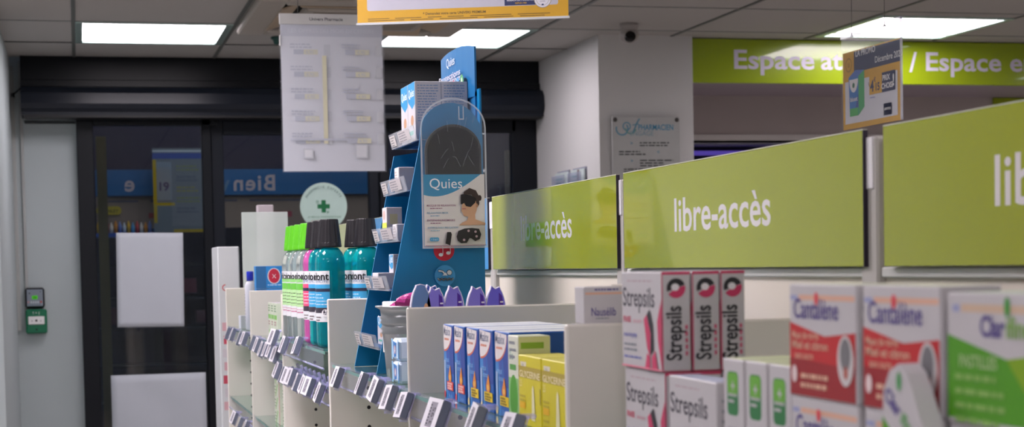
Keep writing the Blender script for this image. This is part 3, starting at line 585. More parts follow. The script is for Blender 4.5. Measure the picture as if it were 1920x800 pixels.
# throat pastille boxes
RED = M('#c4262c', .4); DRED = M('#9c1f28', .4); PEACH = M('#dcae96', .5)
def cant(f):
    w_, h_ = f.w, f.h; f.rect(.02, h_-.0135, w_-.022, .0045, PEACH); f.rect(.003, h_-.0135, .014, .004, M('#9a9fc6', .5))
    f.poly([(.001, .0012), (w_-.001, .0012), (w_-.001, h_*.60), (w_*.55, h_*.55), (.001, h_*.66)], RED)
    f.poly([(.001, .0012), (w_-.001, .0012), (w_-.001, h_*.30), (.001, h_*.34)], DRED)
    f.text('Cantalène', .010, h_*.70, .024, LILAC, 'l', bold=.014, width=.088); f.disc(w_*.43, h_*.875, .004, .0055, M('#dd4a58', .5))
    f.text('Maux de gorge', .006, h_*.52, .009, PEACH, 'l', bold=.02); f.text('Miel et citron', .006, h_*.43, .010, PEACH, 'l', bold=.02, width=.072); f.text('sans sucre', .012, h_*.34, .009, PEACH, 'l', bold=.01)
    f.disc(.011, h_*.20, .0055, .0075, M('#e3cfcf', .5)); f.lines(.024, h_*.17, .06, 2, .008, .004, PEACH)
    f.disc(w_*.86, h_*.36, w_*.115, h_*.215, M('#cfc9c9', .4)); f.disc(w_*.86, h_*.41, w_*.075, h_*.14, M('#77767a', .5)); f.disc(w_*.865, h_*.26, w_*.03, h_*.055, M('#b05a4c', .5))
for k, (ya, wd) in enumerate(((1.366, .130), (1.224, .124))):
    lb = ('left of the two', 'right of the two, behind the tilted packet')[k]
    carton('pastille_box', 'red and white pastille box, upper layer, %s' % lb, 'box', ya, wd, .05, .0965, ZS+.1075, BOXW, x=.60, draw=cant, top=M('#c9d0b4', .5), drawside=lambda f: f.lines(.006, f.h-.02, .03, 7, .01, .003, GREY))
    carton('pastille_box', 'red and white pastille box, lower layer, under the %s upper one' % ('left', 'right')[k], 'box', ya, wd, .05, .1065, ZS+.0005, BOXW, x=.601, draw=cant)
GR1 = M('#4f9a12', .4); GR2 = M('#7fa80a', .4)
def clar(f):
    w_, h_ = f.w, f.h; f.rect(.02, h_-.0135, w_-.022, .0055, M('#cfb49a', .5)); f.rect(.008, h_-.0135, .010, .005, M('#9a9fc6', .5))
    f.poly([(.001, .004), (w_-.001, .004), (w_-.001, h_*.60), (w_*.55, h_*.52), (.001, h_*.68)], GR1); f.poly([(w_*.55, h_*.52), (w_-.001, h_*.60), (w_-.001, h_*.20), (w_*.7, h_*.3)], GR2)
    f.text('Clar', .046, h_*.68, .020, LILAC, 'l', bold=.03, width=.032); f.text('ifine', .080, h_*.68, .020, M('#7fae4c', .5), 'l', bold=.02, width=.030); f.disc(w_*.56, h_*.90, .0035, .007, M('#3f9a3a', .5))
    f.text('PASTILLES', .018, h_*.44, .012, M('#a9c98a', .5), 'l', bold=.02, width=.05); f.lines(.012, h_*.34, .075, 4, .010, .004, M('#86b45a', .5))
    f.disc(w_*.90, h_*.28, w_*.13, h_*.2, M('#cfd0c8', .4)); f.disc(w_*.90, h_*.27, w_*.07, h_*.12, M('#c2622a', .5))
carton('pastille_box', 'green and white pastille box at the right edge of the shelf', 'box', 1.090, .145, .05, .0925, ZS+.1075, BOXW, x=.60, draw=clar, top=M('#b9c9b4', .5))
carton('pastille_box', 'white and green pastille box under the one at the right edge', 'box', 1.090, .145, .05, .1065, ZS+.0005, BOXW, x=.601, draw=clar)
# tilted packet leaning on the red box
mb = MB(); outl = [(-.034, -.09), (.050, -.09), (.042, -.02), (.030, .010), (.014, .036), (.004, .050), (-.008, .056), (-.022, .050), (-.032, .034), (-.034, .015)]
fr = FR(mb, (0, 0, 0)); mb.prism(outl, fr, .016, BOXW)
fr.poly([(-.034, -.09), (.050, -.09), (.045, -.045), (.0, -.008), (-.034, .016)], GR1); fr.poly([(-.015, .002), (.045, -.045), (.046, -.06), (-.02, -.015)], GR2)
fr.text('Clar', -.031, .030, .015, LILAC, 'l', bold=.04, rot=-32); fr.text('ifine', -.006, .014, .014, M('#6fa86c', .5), 'l', bold=.03, rot=-32); fr.disc(-.007, .043, .004, .007, M('#4f9a5a', .5))
mb.build('lozenge_packet', None, (.578, 1.114, ZS+.092), rz=-PI/2, label='round-shouldered green and white packet propped before the right red box', category='packet')
# boxes at the back of the nearest bay
for k, py in enumerate((1812, 1886)):
    p = at(py, 545, 0, .90)
    o = empty('small_bottle', (.90, p.y, ZS), label='white bottle with a dark red cap, %s of two behind the green box' % ('left', 'right')[k], category='bottle', group='red capped bottles at the back')
    mb = MB(); mb.lathe([(.03, 0), (.03, .11), (.026, .13), (.016, .138)], M('#b9b8a8', .4), 20); mb.build('body', o)
    mb = MB(); mb.lathe([(.018, .139), (.018, .172), (.015, .176)], M('#8e1d25', .4), 20); mb.build('cap', o)
carton('back_carton', 'plain pale carton standing at the back behind the red boxes', 'box', 1.40, .34, .05, .185, ZS+.0005, M('#c3c7a4', .5), x=.80)
# ------------------------------------------------------------------ bay of blue and yellow boxes
BL = M('#1f5fb4', .35, noise=.04, nscale=12); BLD = M('#114f96', .35); BLL = M('#59a5dd', .4); ORG = M('#e08a2e', .45); LW = M('#e2dcdc', .45)
def maal(col):
    def d(f):
        w_, h_ = f.w, f.h; f.rect(0, 0, w_*.36, h_*.72, M('#3f87cf', .4)); f.poly([(w_*.2, h_*.72), (w_*.5, h_*.72), (w_*.36, h_*.3)], M('#3a54ae', .4)); f.poly([(w_*.45, h_*.9), (w_-.001, h_*.98), (w_-.001, h_*.35), (w_*.68, h_*.35)], M('#2c479f', .4))
        z = [(.0012, h_-.0012), (.0012, h_*.70)]+[(w_*(.05+.80*math.sin(math.radians(a))), h_*(.995-.335*math.cos(math.radians(a*.95)))) for a in range(0, 95, 9)]
        f.poly([(x+.0008 if i > 1 else x, y-.003 if i > 0 else y) for i, (x, y) in enumerate(z)], M('#d06a50', .5)); f.poly(z, LW)
        f.text('Maalox', .004, h_*.855, .021, M('#65708c', .5), 'l', bold=.012, width=w_*.66); f.lines(.008, h_*.79, w_*.45, 1, .006, .0035, M('#d98a70', .5), rag=0)
        f.text('maux', .012, h_*.50, .013, M('#86b7e8', .5), 'l', bold=.01, rot=0, width=.03); f.text("d'estomac", .012, h_*.42, .011, M('#86b7e8', .5), 'l', bold=.01, width=.038); f.rect(.004, h_*.06, .012, h_*.46, M('#9ab6dd', .5))
        f.disc(w_*.62, h_*.30, w_*.15, h_*.065, ORG); f.poly([(w_*.48, h_*.32), (w_*.76, h_*.32), (w_*.66, h_*.47)], ORG); f.disc(w_*.62, h_*.30, w_*.07, h_*.035, M('#f0c060', .5))
        f.rect(w_*.33, h_*.13, w_*.62, h_*.115, M(col, .45)); f.lines(w_*.38, h_*.205, w_*.5, 3, h_*.032, .003, M('#7a6420' if col == '#e8c81c' else '#f0c8c0', .5)); f.text('24 sticks', w_*.5, h_*.03, .010, M('#86b7e8', .5), 'l', width=.03)
        f.disc(w_*.12, h_*.06, w_*.07, h_*.05, M('#e8d9a0' if col == '#e8c81c' else '#d04050', .5))
    return d
BW = .078
for k, (ya, yb) in enumerate(((2.812, 2.735), (2.732, 2.655), (2.643, 2.561), (2.558, 2.472), (2.462, 2.377))):
    carton('remedy_box', 'tall blue box with a white arc and %s, %s' % (('red panel', 'red panel', 'yellow panel', 'yellow panel', 'yellow panel')[k], ('first from the left', 'second from the left', 'middle of the five', 'fourth from the left', 'rightmost of the five')[k]), 'box',
           ya, ya-yb, .165, .126, ZS+.0005, BL, x=.600+.001*k, draw=maal('#d8433f' if k < 2 else '#e8c81c'), top=M('#dfe5ee', .4), drawside=lambda f: f.rect(.002, .002, f.w-.004, f.h-.004, BLD), grp=None)
for k, (ya, yb) in enumerate(((2.63, 2.55), (2.53, 2.45), (2.44, 2.36), (2.35, 2.27))):
    carton('remedy_box', 'blue box of the second row, %s from the left' % ('first', 'second', 'third', 'fourth')[k], 'box', ya, ya-yb, .155, .127+.001*k, ZS+.0005, BLD, x=.775, top=M('#dfe5ee', .4))
mb = MB()
carton('ointment_box', 'green and white box between the blue boxes and the yellow ones', 'box', 2.372, .058, .048, .123, ZS+.0005, M('#d9dccb', .45), x=.601, top=M('#d6e0c4', .5),
       draw=lambda f: (f.rect(.001, .001, f.w-.002, f.h*.5, M('#8fc27a', .5)), f.disc(.03, .035, .022, .032, M('#4fa02a', .5)), f.text('Bio', .008, f.h*.72, .018, M('#7fb0a0', .5)), f.rect(.010, f.h*.60, .035, .008, M('#5aa04a', .5)), f.lines(.008, f.h*.9, .04, 3, .01, .004, GREY)),
       drawside=lambda f: (f.rect(.001, .001, f.w-.002, f.h-.002, M('#d2d69a', .5)), f.rect(.004, f.h-.018, .034, .009, M('#86ae34', .5)), f.lines(.005, f.h-.028, .038, 8, .008, .003, M('#a3aa6c', .5))))
YB_ = M('#d8cc1e', .4, noise=.04); YB2 = M('#c0b010', .4)
def suppo(f):
    w_, h_ = f.w, f.h; f.disc(w_*.22, h_-.009, .016, .013, M('#ddd6c0', .5), a0=180, a1=360); f.text('cdx', w_*.2, h_-.016, .008, GREY, 'c'); f.rect(.0, h_*.68, w_, .016, M('#b3a03a', .5)); f.text('GLYCERINE', w_*.5, h_*.69, .013, M('#efe3b8', .5), 'c', bold=.01, width=w_*.9)
    f.text('25', .006, h_*.55, .014, M('#efe3a0', .5)); f.rect(.006, h_*.40, .03, .003, YB2); f.rect(.006, h_*.34, .03, .003, YB2); f.rect(.006, h_*.24, .03, .009, M('#e8b818', .5)); f.lines(.006, h_*.14, .04, 2, .008, .003, YB2)
    f.poly([(w_*.58, h_*.10), (w_*.74, h_*.10), (w_*.70, h_*.55), (w_*.66, h_*.60), (w_*.62, h_*.55)], M('#e9e3b4', .4)); f.rect(w_-.004, h_*.35, .003, h_*.22, M('#6a5c18', .5))
for k, ya in enumerate((2.309, 2.186)):
    carton('suppository_box', ('yellow box with a white nozzle print, left of the pair', 'yellow box with a white nozzle print, right of the pair by the white panel')[k], 'box', ya, .119, .06, .098, ZS+.0005, YB_, x=.60, draw=suppo, top=M('#dcd463', .4))
carton('suppository_box', 'yellow box behind the yellow pair, only its top showing', 'box', 2.186, .119, .06, .102, ZS+.0005, YB_, x=.665, top=M('#dcd463', .4))
# white box above the divider, standing on a stack of plain cartons
carton('plain_carton', 'plain white carton hidden behind the near panel, under the small white box', 'box', 2.045, .09, .10, .149, ZS+.0005, BOXW, x=.60)
mb = MB(); mb.box(0, .049, 0, .05, 0, .0455, BOXW, .001); fr = FR(mb, (0, 0, 0)); fr.rect(.002, .036, .047, .0028, PEACH); fr.lines(.014, .041, .03, 1, .01, .002, LILAC); fr.text('Nausélib', .025, .010, .0145, LILAC, 'c', bold=.01, width=.031); fr.lines(.015, .006, .02, 1, .01, .0015, GREY)
mb.build('travel_box', None, (.600, 1.985, ZS+.1505), rz=math.radians(-4), label='small white box with violet lettering standing above the near white panel', category='box')
mb = MB(); mb.box(0, .03, 0, .05, 0, .0475, M('#b3ada0', .5), .001); mb.build('travel_box', None, (.653, 1.990, ZS+.1505), label='plain beige box just right of the small white violet-lettered one', category='box')
# ------------------------------------------------------------------ blue cardboard display
DB = M('#0076ae', .38, noise=.03, nscale=6); DBE = M('#4b9bd0', .5)
YN, YF = 3.508, 3.80
def sx_at(z): return .603+(z+.225)*.2045     # sloping front edge
o = empty('counter_display', (.72, (YN+YF)/2, ZS), label='tall blue cardboard earplug display stand with sloping trays', category='display stand')
OX, OY, OZ = .72, (YN+YF)/2, ZS
def dpanel(y, top, arch):
    mb = MB(); fr = facing(mb, 0, y-OY, -OZ)
    pts = [(sx_at(-.225)-OX, -.225), (.842-OX, -.225), (.842-OX, top)]
    if arch: pts += [(.773+.069*math.cos(math.radians(a))-OX, top+.073*math.sin(math.radians(a))) for a in range(12, 165, 12)]
    pts.append((sx_at(top)-OX, top-.02)); mb.prism(pts, fr, .004, DB, side=DBE); return mb, fr
mb, fr = dpanel(YN, .27, True); IC = M('#d8dfe6', .5); fr.e = .0009
for cz_, col in ((.031, '#c41f3c'), (-.022, '#2f8fcf')): pass
cx = .753-OX
fr.disc(cx, .032, .0225, .0225, M('#c41f3c', .5)); fr.disc(cx-.007, .0225, .0048, .0036, IC); fr.disc(cx+.009, .026, .0048, .0036, IC); fr.line([(cx-.003, .024), (cx-.003, .045)], .0014, IC); fr.line([(cx+.013, .027), (cx+.013, .048)], .0014, IC)
fr.disc(cx, -.022, .0225, .0225, M('#3f9bd8', .5)); BK2 = M('#143a5c', .5); fr.disc(cx+.0095, -.0155, .0062, .0062, BK2); fr.disc(cx+.0095, -.0155, .005, .005, IC)
fr.line([(cx-.0135, -.0115), (cx-.006, -.0125), (cx+.001, -.020)], .0050, BK2); fr.line([(cx-.0135, -.0115), (cx-.006, -.0125), (cx+.001, -.020)], .0032, IC); fr.poly([(cx-.007, -.0215), (cx+.001, -.015), (cx+.0045, -.0215)], IC)
wv = [(cx-.0165+.033*i/24, -.0295+.0016*math.cos(i*PI/3)) for i in range(25)]; fr.line(wv, .0040, BK2); fr.line(wv, .0024, IC)
mb.build('side_panel', o, label='blue side panel with round music and swimmer icons')
mb, fr = dpanel(YF, .27, False); mb.build('side_panel', o)
mb = MB(); mb.box(.838-OX, .842-OX, YN+.004-OY, YF-.004-OY, 0, .60, DB); mb.build('back_panel', o)
tz = [.264, .158, .052, -.052, -.176]
AC_ = M('#dfe3ea', .12, alpha=.3, noise=.05); LBL = M('#c9c4c2', .5)
for k, z in enumerate(tz):
    mb = MB(); x0 = sx_at(z)-OX; zz = z-OZ; ya, yb = YN-.001-OY if k == 0 else YN+.006-OY, YF-.006-OY
    mb.box(x0+.004, .83-OX, YN+.006-OY, YF-.006-OY, zz, zz+.003, M('#08487c', .4))
    vs = [(x0-.004, ya, zz), (x0-.004, yb, zz), (x0-.012, yb, zz+.032), (x0-.012, ya, zz+.032)]; n2 = [(a+.0025, b, c_) for a, b, c_ in vs]
    mb.add(vs+n2, [(0, 1, 2, 3), (7, 6, 5, 4), (0, 4, 5, 1), (1, 5, 6, 2), (2, 6, 7, 3), (3, 7, 4, 0)], AC_)
    mb.box(x0-.004, x0+.03, ya, yb, zz, zz+.002, AC_)
    # printed label behind the clear front
    u = Vector((0, -1, 0)); vv = Vector((-.008, 0, .032)).normalized(); f2 = FR(mb, (x0-.006, yb-.012, zz+.004), u, vv); f2.rect(0, 0, .06, .024, LBL); f2.lines(.006, .018, .048, 4, .0055, .0025, M('#5a5a62', .5)); f2.rect(.10, .002, .13, .024, M('#bfbabb', .5)); f2.lines(.11, .02, .10, 4, .0055, .0025, M('#77777f', .5))
    mb.build('tray', o, label='clear fronted tray' )
# header card curved slightly
CT = M('#15689f', .4); mb = MB(); n = 8; yc0, yc1 = 3.875, 3.535
def hc(y): return .834-.012*math.sin((y-yc1)/(yc0-yc1)*PI)
def hz(y, t): return t
vs = []; fs = []
for i in range(n+1):
    y = yc0+(yc1-yc0)*i/n; s = i/n; zt = .476+.001*math.sin(s*PI) if s < .8 else .476-(s-.8)*.05; zb = .36
    for dx in (0, .004): vs += [(hc(y)+dx-OX, y-OY, zb-OZ), (hc(y)+dx-OX, y-OY, zt-OZ)]
for i in range(n): a = 4*i; b = a+4; fs += [(a+1, b+1, b, a), (a+2, b+2, b+3, a+3), (a+3, b+3, b+1, a+1), (a, b, b+2, a+2)]
fs += [(0, 2, 3, 1), (4*n+1, 4*n+3, 4*n+2, 4*n)]
mb.add(vs, fs, CT); mb.box(.834-OX, .838-OX, 3.535-OY, 3.79-OY, .28-OZ, .37-OZ, CT)
fr = aisle(mb, .8205-OX, yc0-OY, .018-OZ); fr.text('Quies', .12, .426, .028, M('#d0d8e0', .5), 'l', width=.085)
for k_, t_ in enumerate(('Protections', 'auditives')): fr.text(t_, .04+.05*k_, .398-.012*k_, .019, M('#c3c3cc', .5), 'l', bold=.01, width=.22-.03*k_)
for j, cc in enumerate(('#8fae3c', '#c9a060', '#c8324a', '#3f8fd0', '#3f9a5a')): fr.disc(.11+.042*j, .372+.002*j, .016, .015, M(cc, .5)); fr.disc(.11+.042*j, .374+.002*j, .005, .006, M('#d6e0e6', .5))
mb.build('header_card', o, label='curved blue header card with round icons')
# boxes on the trays
def quies(f):
    w_, h_ = f.w, f.h; f.poly([(.001, h_-.001), (w_-.001, h_-.001), (w_-.001, h_*.62), (w_*.6, h_*.55), (.001, h_*.70)], M('#2a8fc4', .4)); f.text('Quies', w_*.5, h_*.76, .025, M('#e8eef2', .5), 'c', bold=.01, width=w_*.8)
    f.disc(w_*.6, h_*.36, w_*.2, h_*.09, M('#b58a6a', .5)); f.rect(w_*.15, h_*.12, w_*.6, h_*.07, M('#5fae9a', .5))
def back_text(f): f.lines(.006, f.h-.010, f.w-.010, 14, .0058, .0022, M('#7f96b4', .5), rag=.15)
BXW = M('#c2bfc4', .45, noise=.02)
for k, (ya, xx, lb) in enumerate(((3.742, .712, 'front row, far side of the top tray'), (3.660, .712, 'front row, near side of the top tray'), (3.742, .7705, 'second row, far side of the top tray'), (3.660, .7705, 'second row, near side of the top tray'))):
    carton('earplug_box', 'tall white and blue earplug box, %s' % lb, 'box', ya, .078, .058, .128, .268, BXW, x=xx, draw=quies, drawside=back_text, top=M('#b09a90', .5), grp='tall earplug boxes on the top tray')
small = [(1, 3.70, .05, .055, 'white'), (2, 3.745, .055, .075, 'flower'), (2, 3.62, .05, .035, 'white'), (3, 3.70, .05, .075, 'blue'), (3, 3.72, .07, .035, 'white'), (4, 3.72, .075, .062, 'blue')]
for j, (t, ya, w_, h_, kd) in enumerate(small):
    z = tz[t]+.0035; dr = {'white': lambda f: f.lines(.004, f.h-.012, f.w*.7, 4, .006, .003, M('#a08f88', .5)), 'flower': lambda f: (f.rect(0, 0, f.w, f.h*.35, M('#8fb8d8', .5)), f.rect(0, f.h*.35, f.w, f.h*.2, M('#c6d44a', .5)), f.disc(f.w*.45, f.h*.78, f.w*.25, f.h*.14, M('#c9a9a0', .5))), 'blue': quies}[kd]
    xx = sx_at(z)+(.004 if kd != 'blue' else .03)
    if j == 4: xx = sx_at(z)-.004
    carton('earplug_box', ['small white and blue box on the second tray from the top', 'white and yellow box with a flower print on the middle tray', 'low white box at the near end of the middle tray', 'upright blue box at the back of the fourth tray', 'low white box at the front of the fourth tray', 'white and blue box on the lowest tray'][j], 'box',
           ya, w_, .035, h_, z, BXW, x=xx, draw=dr, drawside=(lambda f: f.rect(f.w*.2, f.h*.5, f.w*.5, f.h*.3, M('#c9c29a', .5))) if kd == 'flower' else back_text if kd == 'blue' else None, front=M('#d5d2d4', .45) if kd != 'blue' else None)
# ------------------------------------------------------------------ relaxation mask pack on the display side
YK = 3.492; a = at(791, 466, 1, YK); b = at(908, 184, 1, YK); cx = (a.x+b.x)/2; wd = (b.x-a.x)/2; z0 = a.z; zt = b.z
o = empty('mask_pack', (cx, YK, z0), label='clear hanging pack with a black sleep mask on the blue display', category='pack')
PL = M('#e6eefc', .08, alpha=.07, noise=.1, nscale=20, bump=.3); PLE = M('#eef3fb', .2, alpha=.55)
Ht = zt-z0
def archp(w_, h0, h1, n=14): return [(-w_, 0), (w_, 0), (w_, h0)]+[(w_*math.cos(math.radians(q)), h0+(h1-h0)*math.sin(math.radians(q))) for q in range(12, 170, 12)]+[(-w_, h0)]
mb = MB(); fr = facing(mb, 0, -.008, 0); mb.prism(archp(wd, Ht*.80, Ht), fr, .0012, PL)
op = archp(wd, Ht*.80, Ht); ip = archp(wd-.0035, Ht*.80, Ht-.0035)
ip = [(x, max(y, .003)) for x, y in ip]; nn = len(op); vs = [fr.p(x, y, .0006) for x, y in op]+[fr.p(x, y, .0006) for x, y in ip]
mb.add(vs, [(i, (i+1) % nn, nn+(i+1) % nn, nn+i) for i in range(nn)], PLE)
HK = M('#b9c3cf', .25); fr.k = 3
fr.rect(.012, Ht-.044, .0022, .026, PLE); fr.rect(.0215, Ht-.044, .0022, .026, PLE); fr.rect(.012, Ht-.046, .0117, .0022, PLE)
CR = M('#d8e4f0', .15, alpha=.3); rnd = random.Random(3)
for i in range(16):
    x = -wd*.8+rnd.random()*wd*1.6; y = .165+rnd.random()*.10; q = (rnd.random()-.5)*.02; fr.line([(x, y), (x+q, y+.008+rnd.random()*.014), (x+q*1.6, y+.02)], .0007, CR)
mb.build('plastic_sleeve', o, label='crinkled clear plastic sleeve')
mb = MB(); fr = facing(mb, 0, -.004, 0); MW = wd-.0105
mpts = [(-MW, .14), (MW, .14), (MW, .20)]+[(MW*math.cos(math.radians(q)), .205+.055*math.sin(math.radians(q))) for q in range(0, 181, 10)]+[(-MW, .20)]
fr2 = facing(mb, 0, -.006, 0); mb.prism(mpts, fr2, .008, M('#141216', .7, noise=.2, nscale=40, bump=.05)); ins = [(x*.93, .205+(y-.205)*.9) for x, y in mpts]; mb.prism(ins, facing(mb, 0, -.0068, 0), .001, M('#0e0c10', .6, noise=.2, nscale=14, bump=.15)); mb.build('sleep_mask', o, label='folded black fabric mask')
mb = MB(); fr = facing(mb, 0, -.0072, 0); CW_ = wd-.005; CH = .155; mb.prism([(-CW_, .004), (CW_, .004), (CW_, CH), (-CW_, CH)], fr, .0005, M('#ddd9d6', .5))
TB = M('#1d8ab8', .45); fr.e = .00025
fr.poly([(-CW_, CH), (CW_-.008, CH)]+[(CW_-.008-(2*CW_-.008)*t, CH-.046*math.sin(t*PI*.62+.0)**1.0*(1 if t < .99 else 1)) for t in [i/12 for i in range(1, 13)]], TB)
fr.text('Quies', -CW_+.013, CH-.029, .030, M('#f2f5f8', .4), 'l', width=.070)
for j, (t, s) in enumerate((('MASQUE DE RELAXATION', '#a06a86'), ('RELAXATION MASK', '#7fa6be'), ('ENTSPANNUNGSMASKE', '#8a5a7a'), ('ANTIFAZ PARA RELAJACION', '#7fa6be'))):
    fr.text(t, -CW_+.006, .088-.0155*j, .0055, M(s, .5), 'l', bold=.015, width=(.062, .046, .060, .066)[j]); fr.lines(-CW_+.013, .083-.0155*j, .028, 1, .003, .0018, M(s, .5))
SK = M('#c99f80', .5); SKS = M('#b5866a', .5); HR = M('#3a2d2a', .6)
fr.poly([(.008, .048), (.016, .054), (.026, .058), (.0285, .066), (.019, .067), (.0165, .074), (.0135, .078), (.0155, .090), (.0165, .102), (.024, .112), (.040, .108), (.049, .094), (.047, .080), (.0435, .070), (.044, .060), (CW_, .052), (CW_, .048)], SK)
fr.poly([(.017, .104), (.020, .118), (.032, .126), (.046, .121), (.053, .108), (.053, .092), (.048, .084), (.046, .098), (.036, .112), (.024, .112)], HR); fr.disc(.054, .105, .004, .006, HR)
fr.poly([(.013, .112), (.017, .113), (.034, .111), (.0465, .104), (.044, .095), (.034, .086), (.024, .088), (.020, .095), (.016, .092), (.0125, .092)], M('#17141a', .5)); fr.disc(.0475, .089, .0022, .004, SKS); fr.rect(.0155, .0815, .008, .0018, M('#b0606a', .5))
fr.poly([(-.022, .010), (-.012, .006), (-.008, .029), (-.010, .034), (-.018, .034)], M('#1b181c', .5))
mk = [(.002, .024), (.006, .036), (.020, .041), (.035, .042), (.051, .040), (.0555, .028), (.052, .018), (.042, .014), (.034, .020), (.030, .021), (.024, .011), (.012, .010), (.004, .016)]
fr.poly(mk, M('#2a292c', .5))
for x, y in ((.018, .017), (.028, .036), (.043, .034), (.045, .024)): fr.disc(x, y, .0026, .0026, M('#c9b0b8', .5))
fr.poly(rrect(-CW_+.010, .015, .020, .008, .003), M('#4b9ac0', .5)); fr.text('+ 3 en 1', -CW_+.020, .017, .0045, M('#e8eef2', .5), 'c'); fr.rect(-CW_, .005, 2*CW_, .0012, M('#8a5a7a', .5))
mb.build('printed_card', o, label='white printed card with a blue brand band')
# ------------------------------------------------------------------ bucket and small packs beside it
o = empty('metal_bucket', (.663, 3.40, ZS), label='galvanised metal bucket with ribs, in front of the blue display', category='bucket')
ZN = M('#b4b7ba', .33, metal=.75, noise=.12, nscale=9)
prof = [(.055, 0), (.057, .002), (.0605, .05), (.0635, .088), (.0675, .090), (.0638, .095), (.0680, .100), (.0642, .105), (.0648, .109), (.0690, .112), (.0655, .117), (.0695, .121), (.0660, .125), (.0680, .138), (.0735, .1415), (.0775, .143), (.0775, .146), (.0735, .1455)]
mb = MB(); mb.lathe(prof+[(.066, .14), (.053, .004)], ZN, 44, cap=False); mb.lathe([(.055, .001), (.001, .001)], ZN, 44, cap=False); mb.build('shell', o)
PK = M('#b23a86', .25, noise=.5, nscale=60, bump=.5); mb = MB()
rnd = random.Random(5); vs = []; fs = []; N1, N2 = 18, 10
for j in range(N2+1):
    for i in range(N1):
        th = PI*j/N2; ph = 2*PI*i/N1; r = .038*(1+.22*math.sin(3*ph+2*th)+.15*rnd.random()); vs.append((r*math.sin(th)*math.cos(ph)*1.15, r*math.sin(th)*math.sin(ph)*.8, .55*r*math.cos(th)))
for j in range(N2):
    for i in range(N1): fs.append((j*N1+i, (j+1)*N1+i, (j+1)*N1+(i+1) % N1, j*N1+(i+1) % N1))
mb.add(vs, fs, PK); mb.build('sweet_bag', None, (.663, 3.395, ZS+.145), label='crumpled purple and pink wrapped item lying in the metal bucket', category='bag')
mb = MB(); mb.box(-.016, .016, -.03, .03, -.10, .006, WHITE, .002); mb.build('small_carton', None, (.628, 3.42, ZS+.148), rz=.2, label='little white carton sticking out of the bucket rim at left', category='carton')
def pk(f):
    w_, h_ = f.w, f.h; f.rect(.001, .001, w_*.18, h_-.002, M('#8fc3e6', .4)); f.rect(w_-.008, .001, .007, h_-.002, M('#3f9ad6', .4)); f.poly([(w_*.24, h_*.88), (w_*.72, h_*.8), (w_*.66, h_*.2), (w_*.34, h_*.14)], M('#2a78c0', .4)); f.disc(w_*.5, h_*.5, w_*.12, h_*.2, M('#c9a0a0', .5)); f.text('A', w_*.5, h_*.36, .016, M('#e8eef6', .5), 'c', bold=.02)
for k in range(2):
    carton('tissue_pack', 'small white and blue pack beside the bucket, %s of the two stacked' % ('lower', 'upper')[k], 'pack', 3.245, .075, .04, .0425, ZS+.001+.0435*k, M('#cfdff0', .35), x=.588, draw=pk, c=.006)
# ------------------------------------------------------------------ toothbrush packs with pointed oval tops
def oval_pack(cx, yy, kind, ztop, lab, wtop=.0165):
    mb = MB(); fr = facing(mb, 0, 0, 0); h_ = ztop-ZS; wm = .021
    def half(s): return [(s*wm*(1-max(0, (t-.55)/.45)**3)**.5 if t > .55 else s*wm*(.8+.2*t/.55), h_*t) for t in (0, .3, .55, .66, .75, .82, .88, .93, .965)]
    tp = [(.008, h_*.99), (.003, h_*.978), (0, h_*.970), (-.003, h_*.978), (-.008, h_)] if kind != 'grey' else [(.008, h_*.99), (0, h_), (-.008, h_*.99)]
    pts = half(1)+tp+half(-1)[::-1]
    c1 = {'grey': '#5f7fb4', 'blue': '#2f55b0', 'violet': '#8378dc', 'violet2': '#6a62d8'}[kind]; mb.prism(pts, fr, .012, M('#d8d6ea', .35)); fr.poly([(x*.92, h_*.5+(y-h_*.5)*.985) for x, y in pts], M(c1, .3))
    if kind in ('violet', 'violet2'):
        fr.poly([(.004, h_*.2), (.019, h_*.2), (.0185, h_*.62), (.012, h_*.9), (.006, h_*.93)], M('#4a1f9c', .3))
        for j in range(4): fr.rect(.008, h_*(.68+.05*j), .009-.001*j, .0028, M('#e6e0f2', .4))
        fr.poly([(-.017, h_*.3), (.004, h_*.3), (.004, h_*.74), (-.010, h_*.76), (-.016, h_*.66)], M('#c9c6ea', .4)); fr.rect(-.009, h_*.735, .013, .006, M('#1d5aa0', .4)); fr.rect(-.0035, h_*.76, .003, .006, M('#1d5aa0', .4))
    else: fr.rect(-.010, h_*.70, .012, .007, M('#1d4f8a', .4)); fr.disc(.009, h_*.77, .004, .009, M('#d9a27c', .5)); fr.text('Actif', -.001, h_*.60, .010, M('#dfe6ee', .4), 'c'); fr.poly([(-.016, h_*.3), (-.008, h_*.3), (-.008, h_*.7), (-.013, h_*.68)], M('#b9c4dc', .4))
    mb.build('toothbrush_pack', None, (cx, yy, ZS+.001), label=lab, category='pack')
oval_pack(.604, 3.02, 'grey', -.034, 'grey-blue oval pack with a smooth top, leftmost above the white panel')
oval_pack(.6405, 3.10, 'blue', -.036, 'dark blue oval pack half hidden behind the purple ones')
oval_pack(.631, 3.02, 'violet', -.040, 'purple notched pack, first purple one left of the swimmer icon')
oval_pack(.6655, 3.02, 'violet', -.038, 'purple notched pack right below the swimmer icon')
oval_pack(.7085, 3.02, 'violet', -.040, 'purple notched pack overlapping the right edge of the blue display')
oval_pack(.744, 3.02, 'violet2', -.040, 'violet-blue notched pack, rightmost of the row')
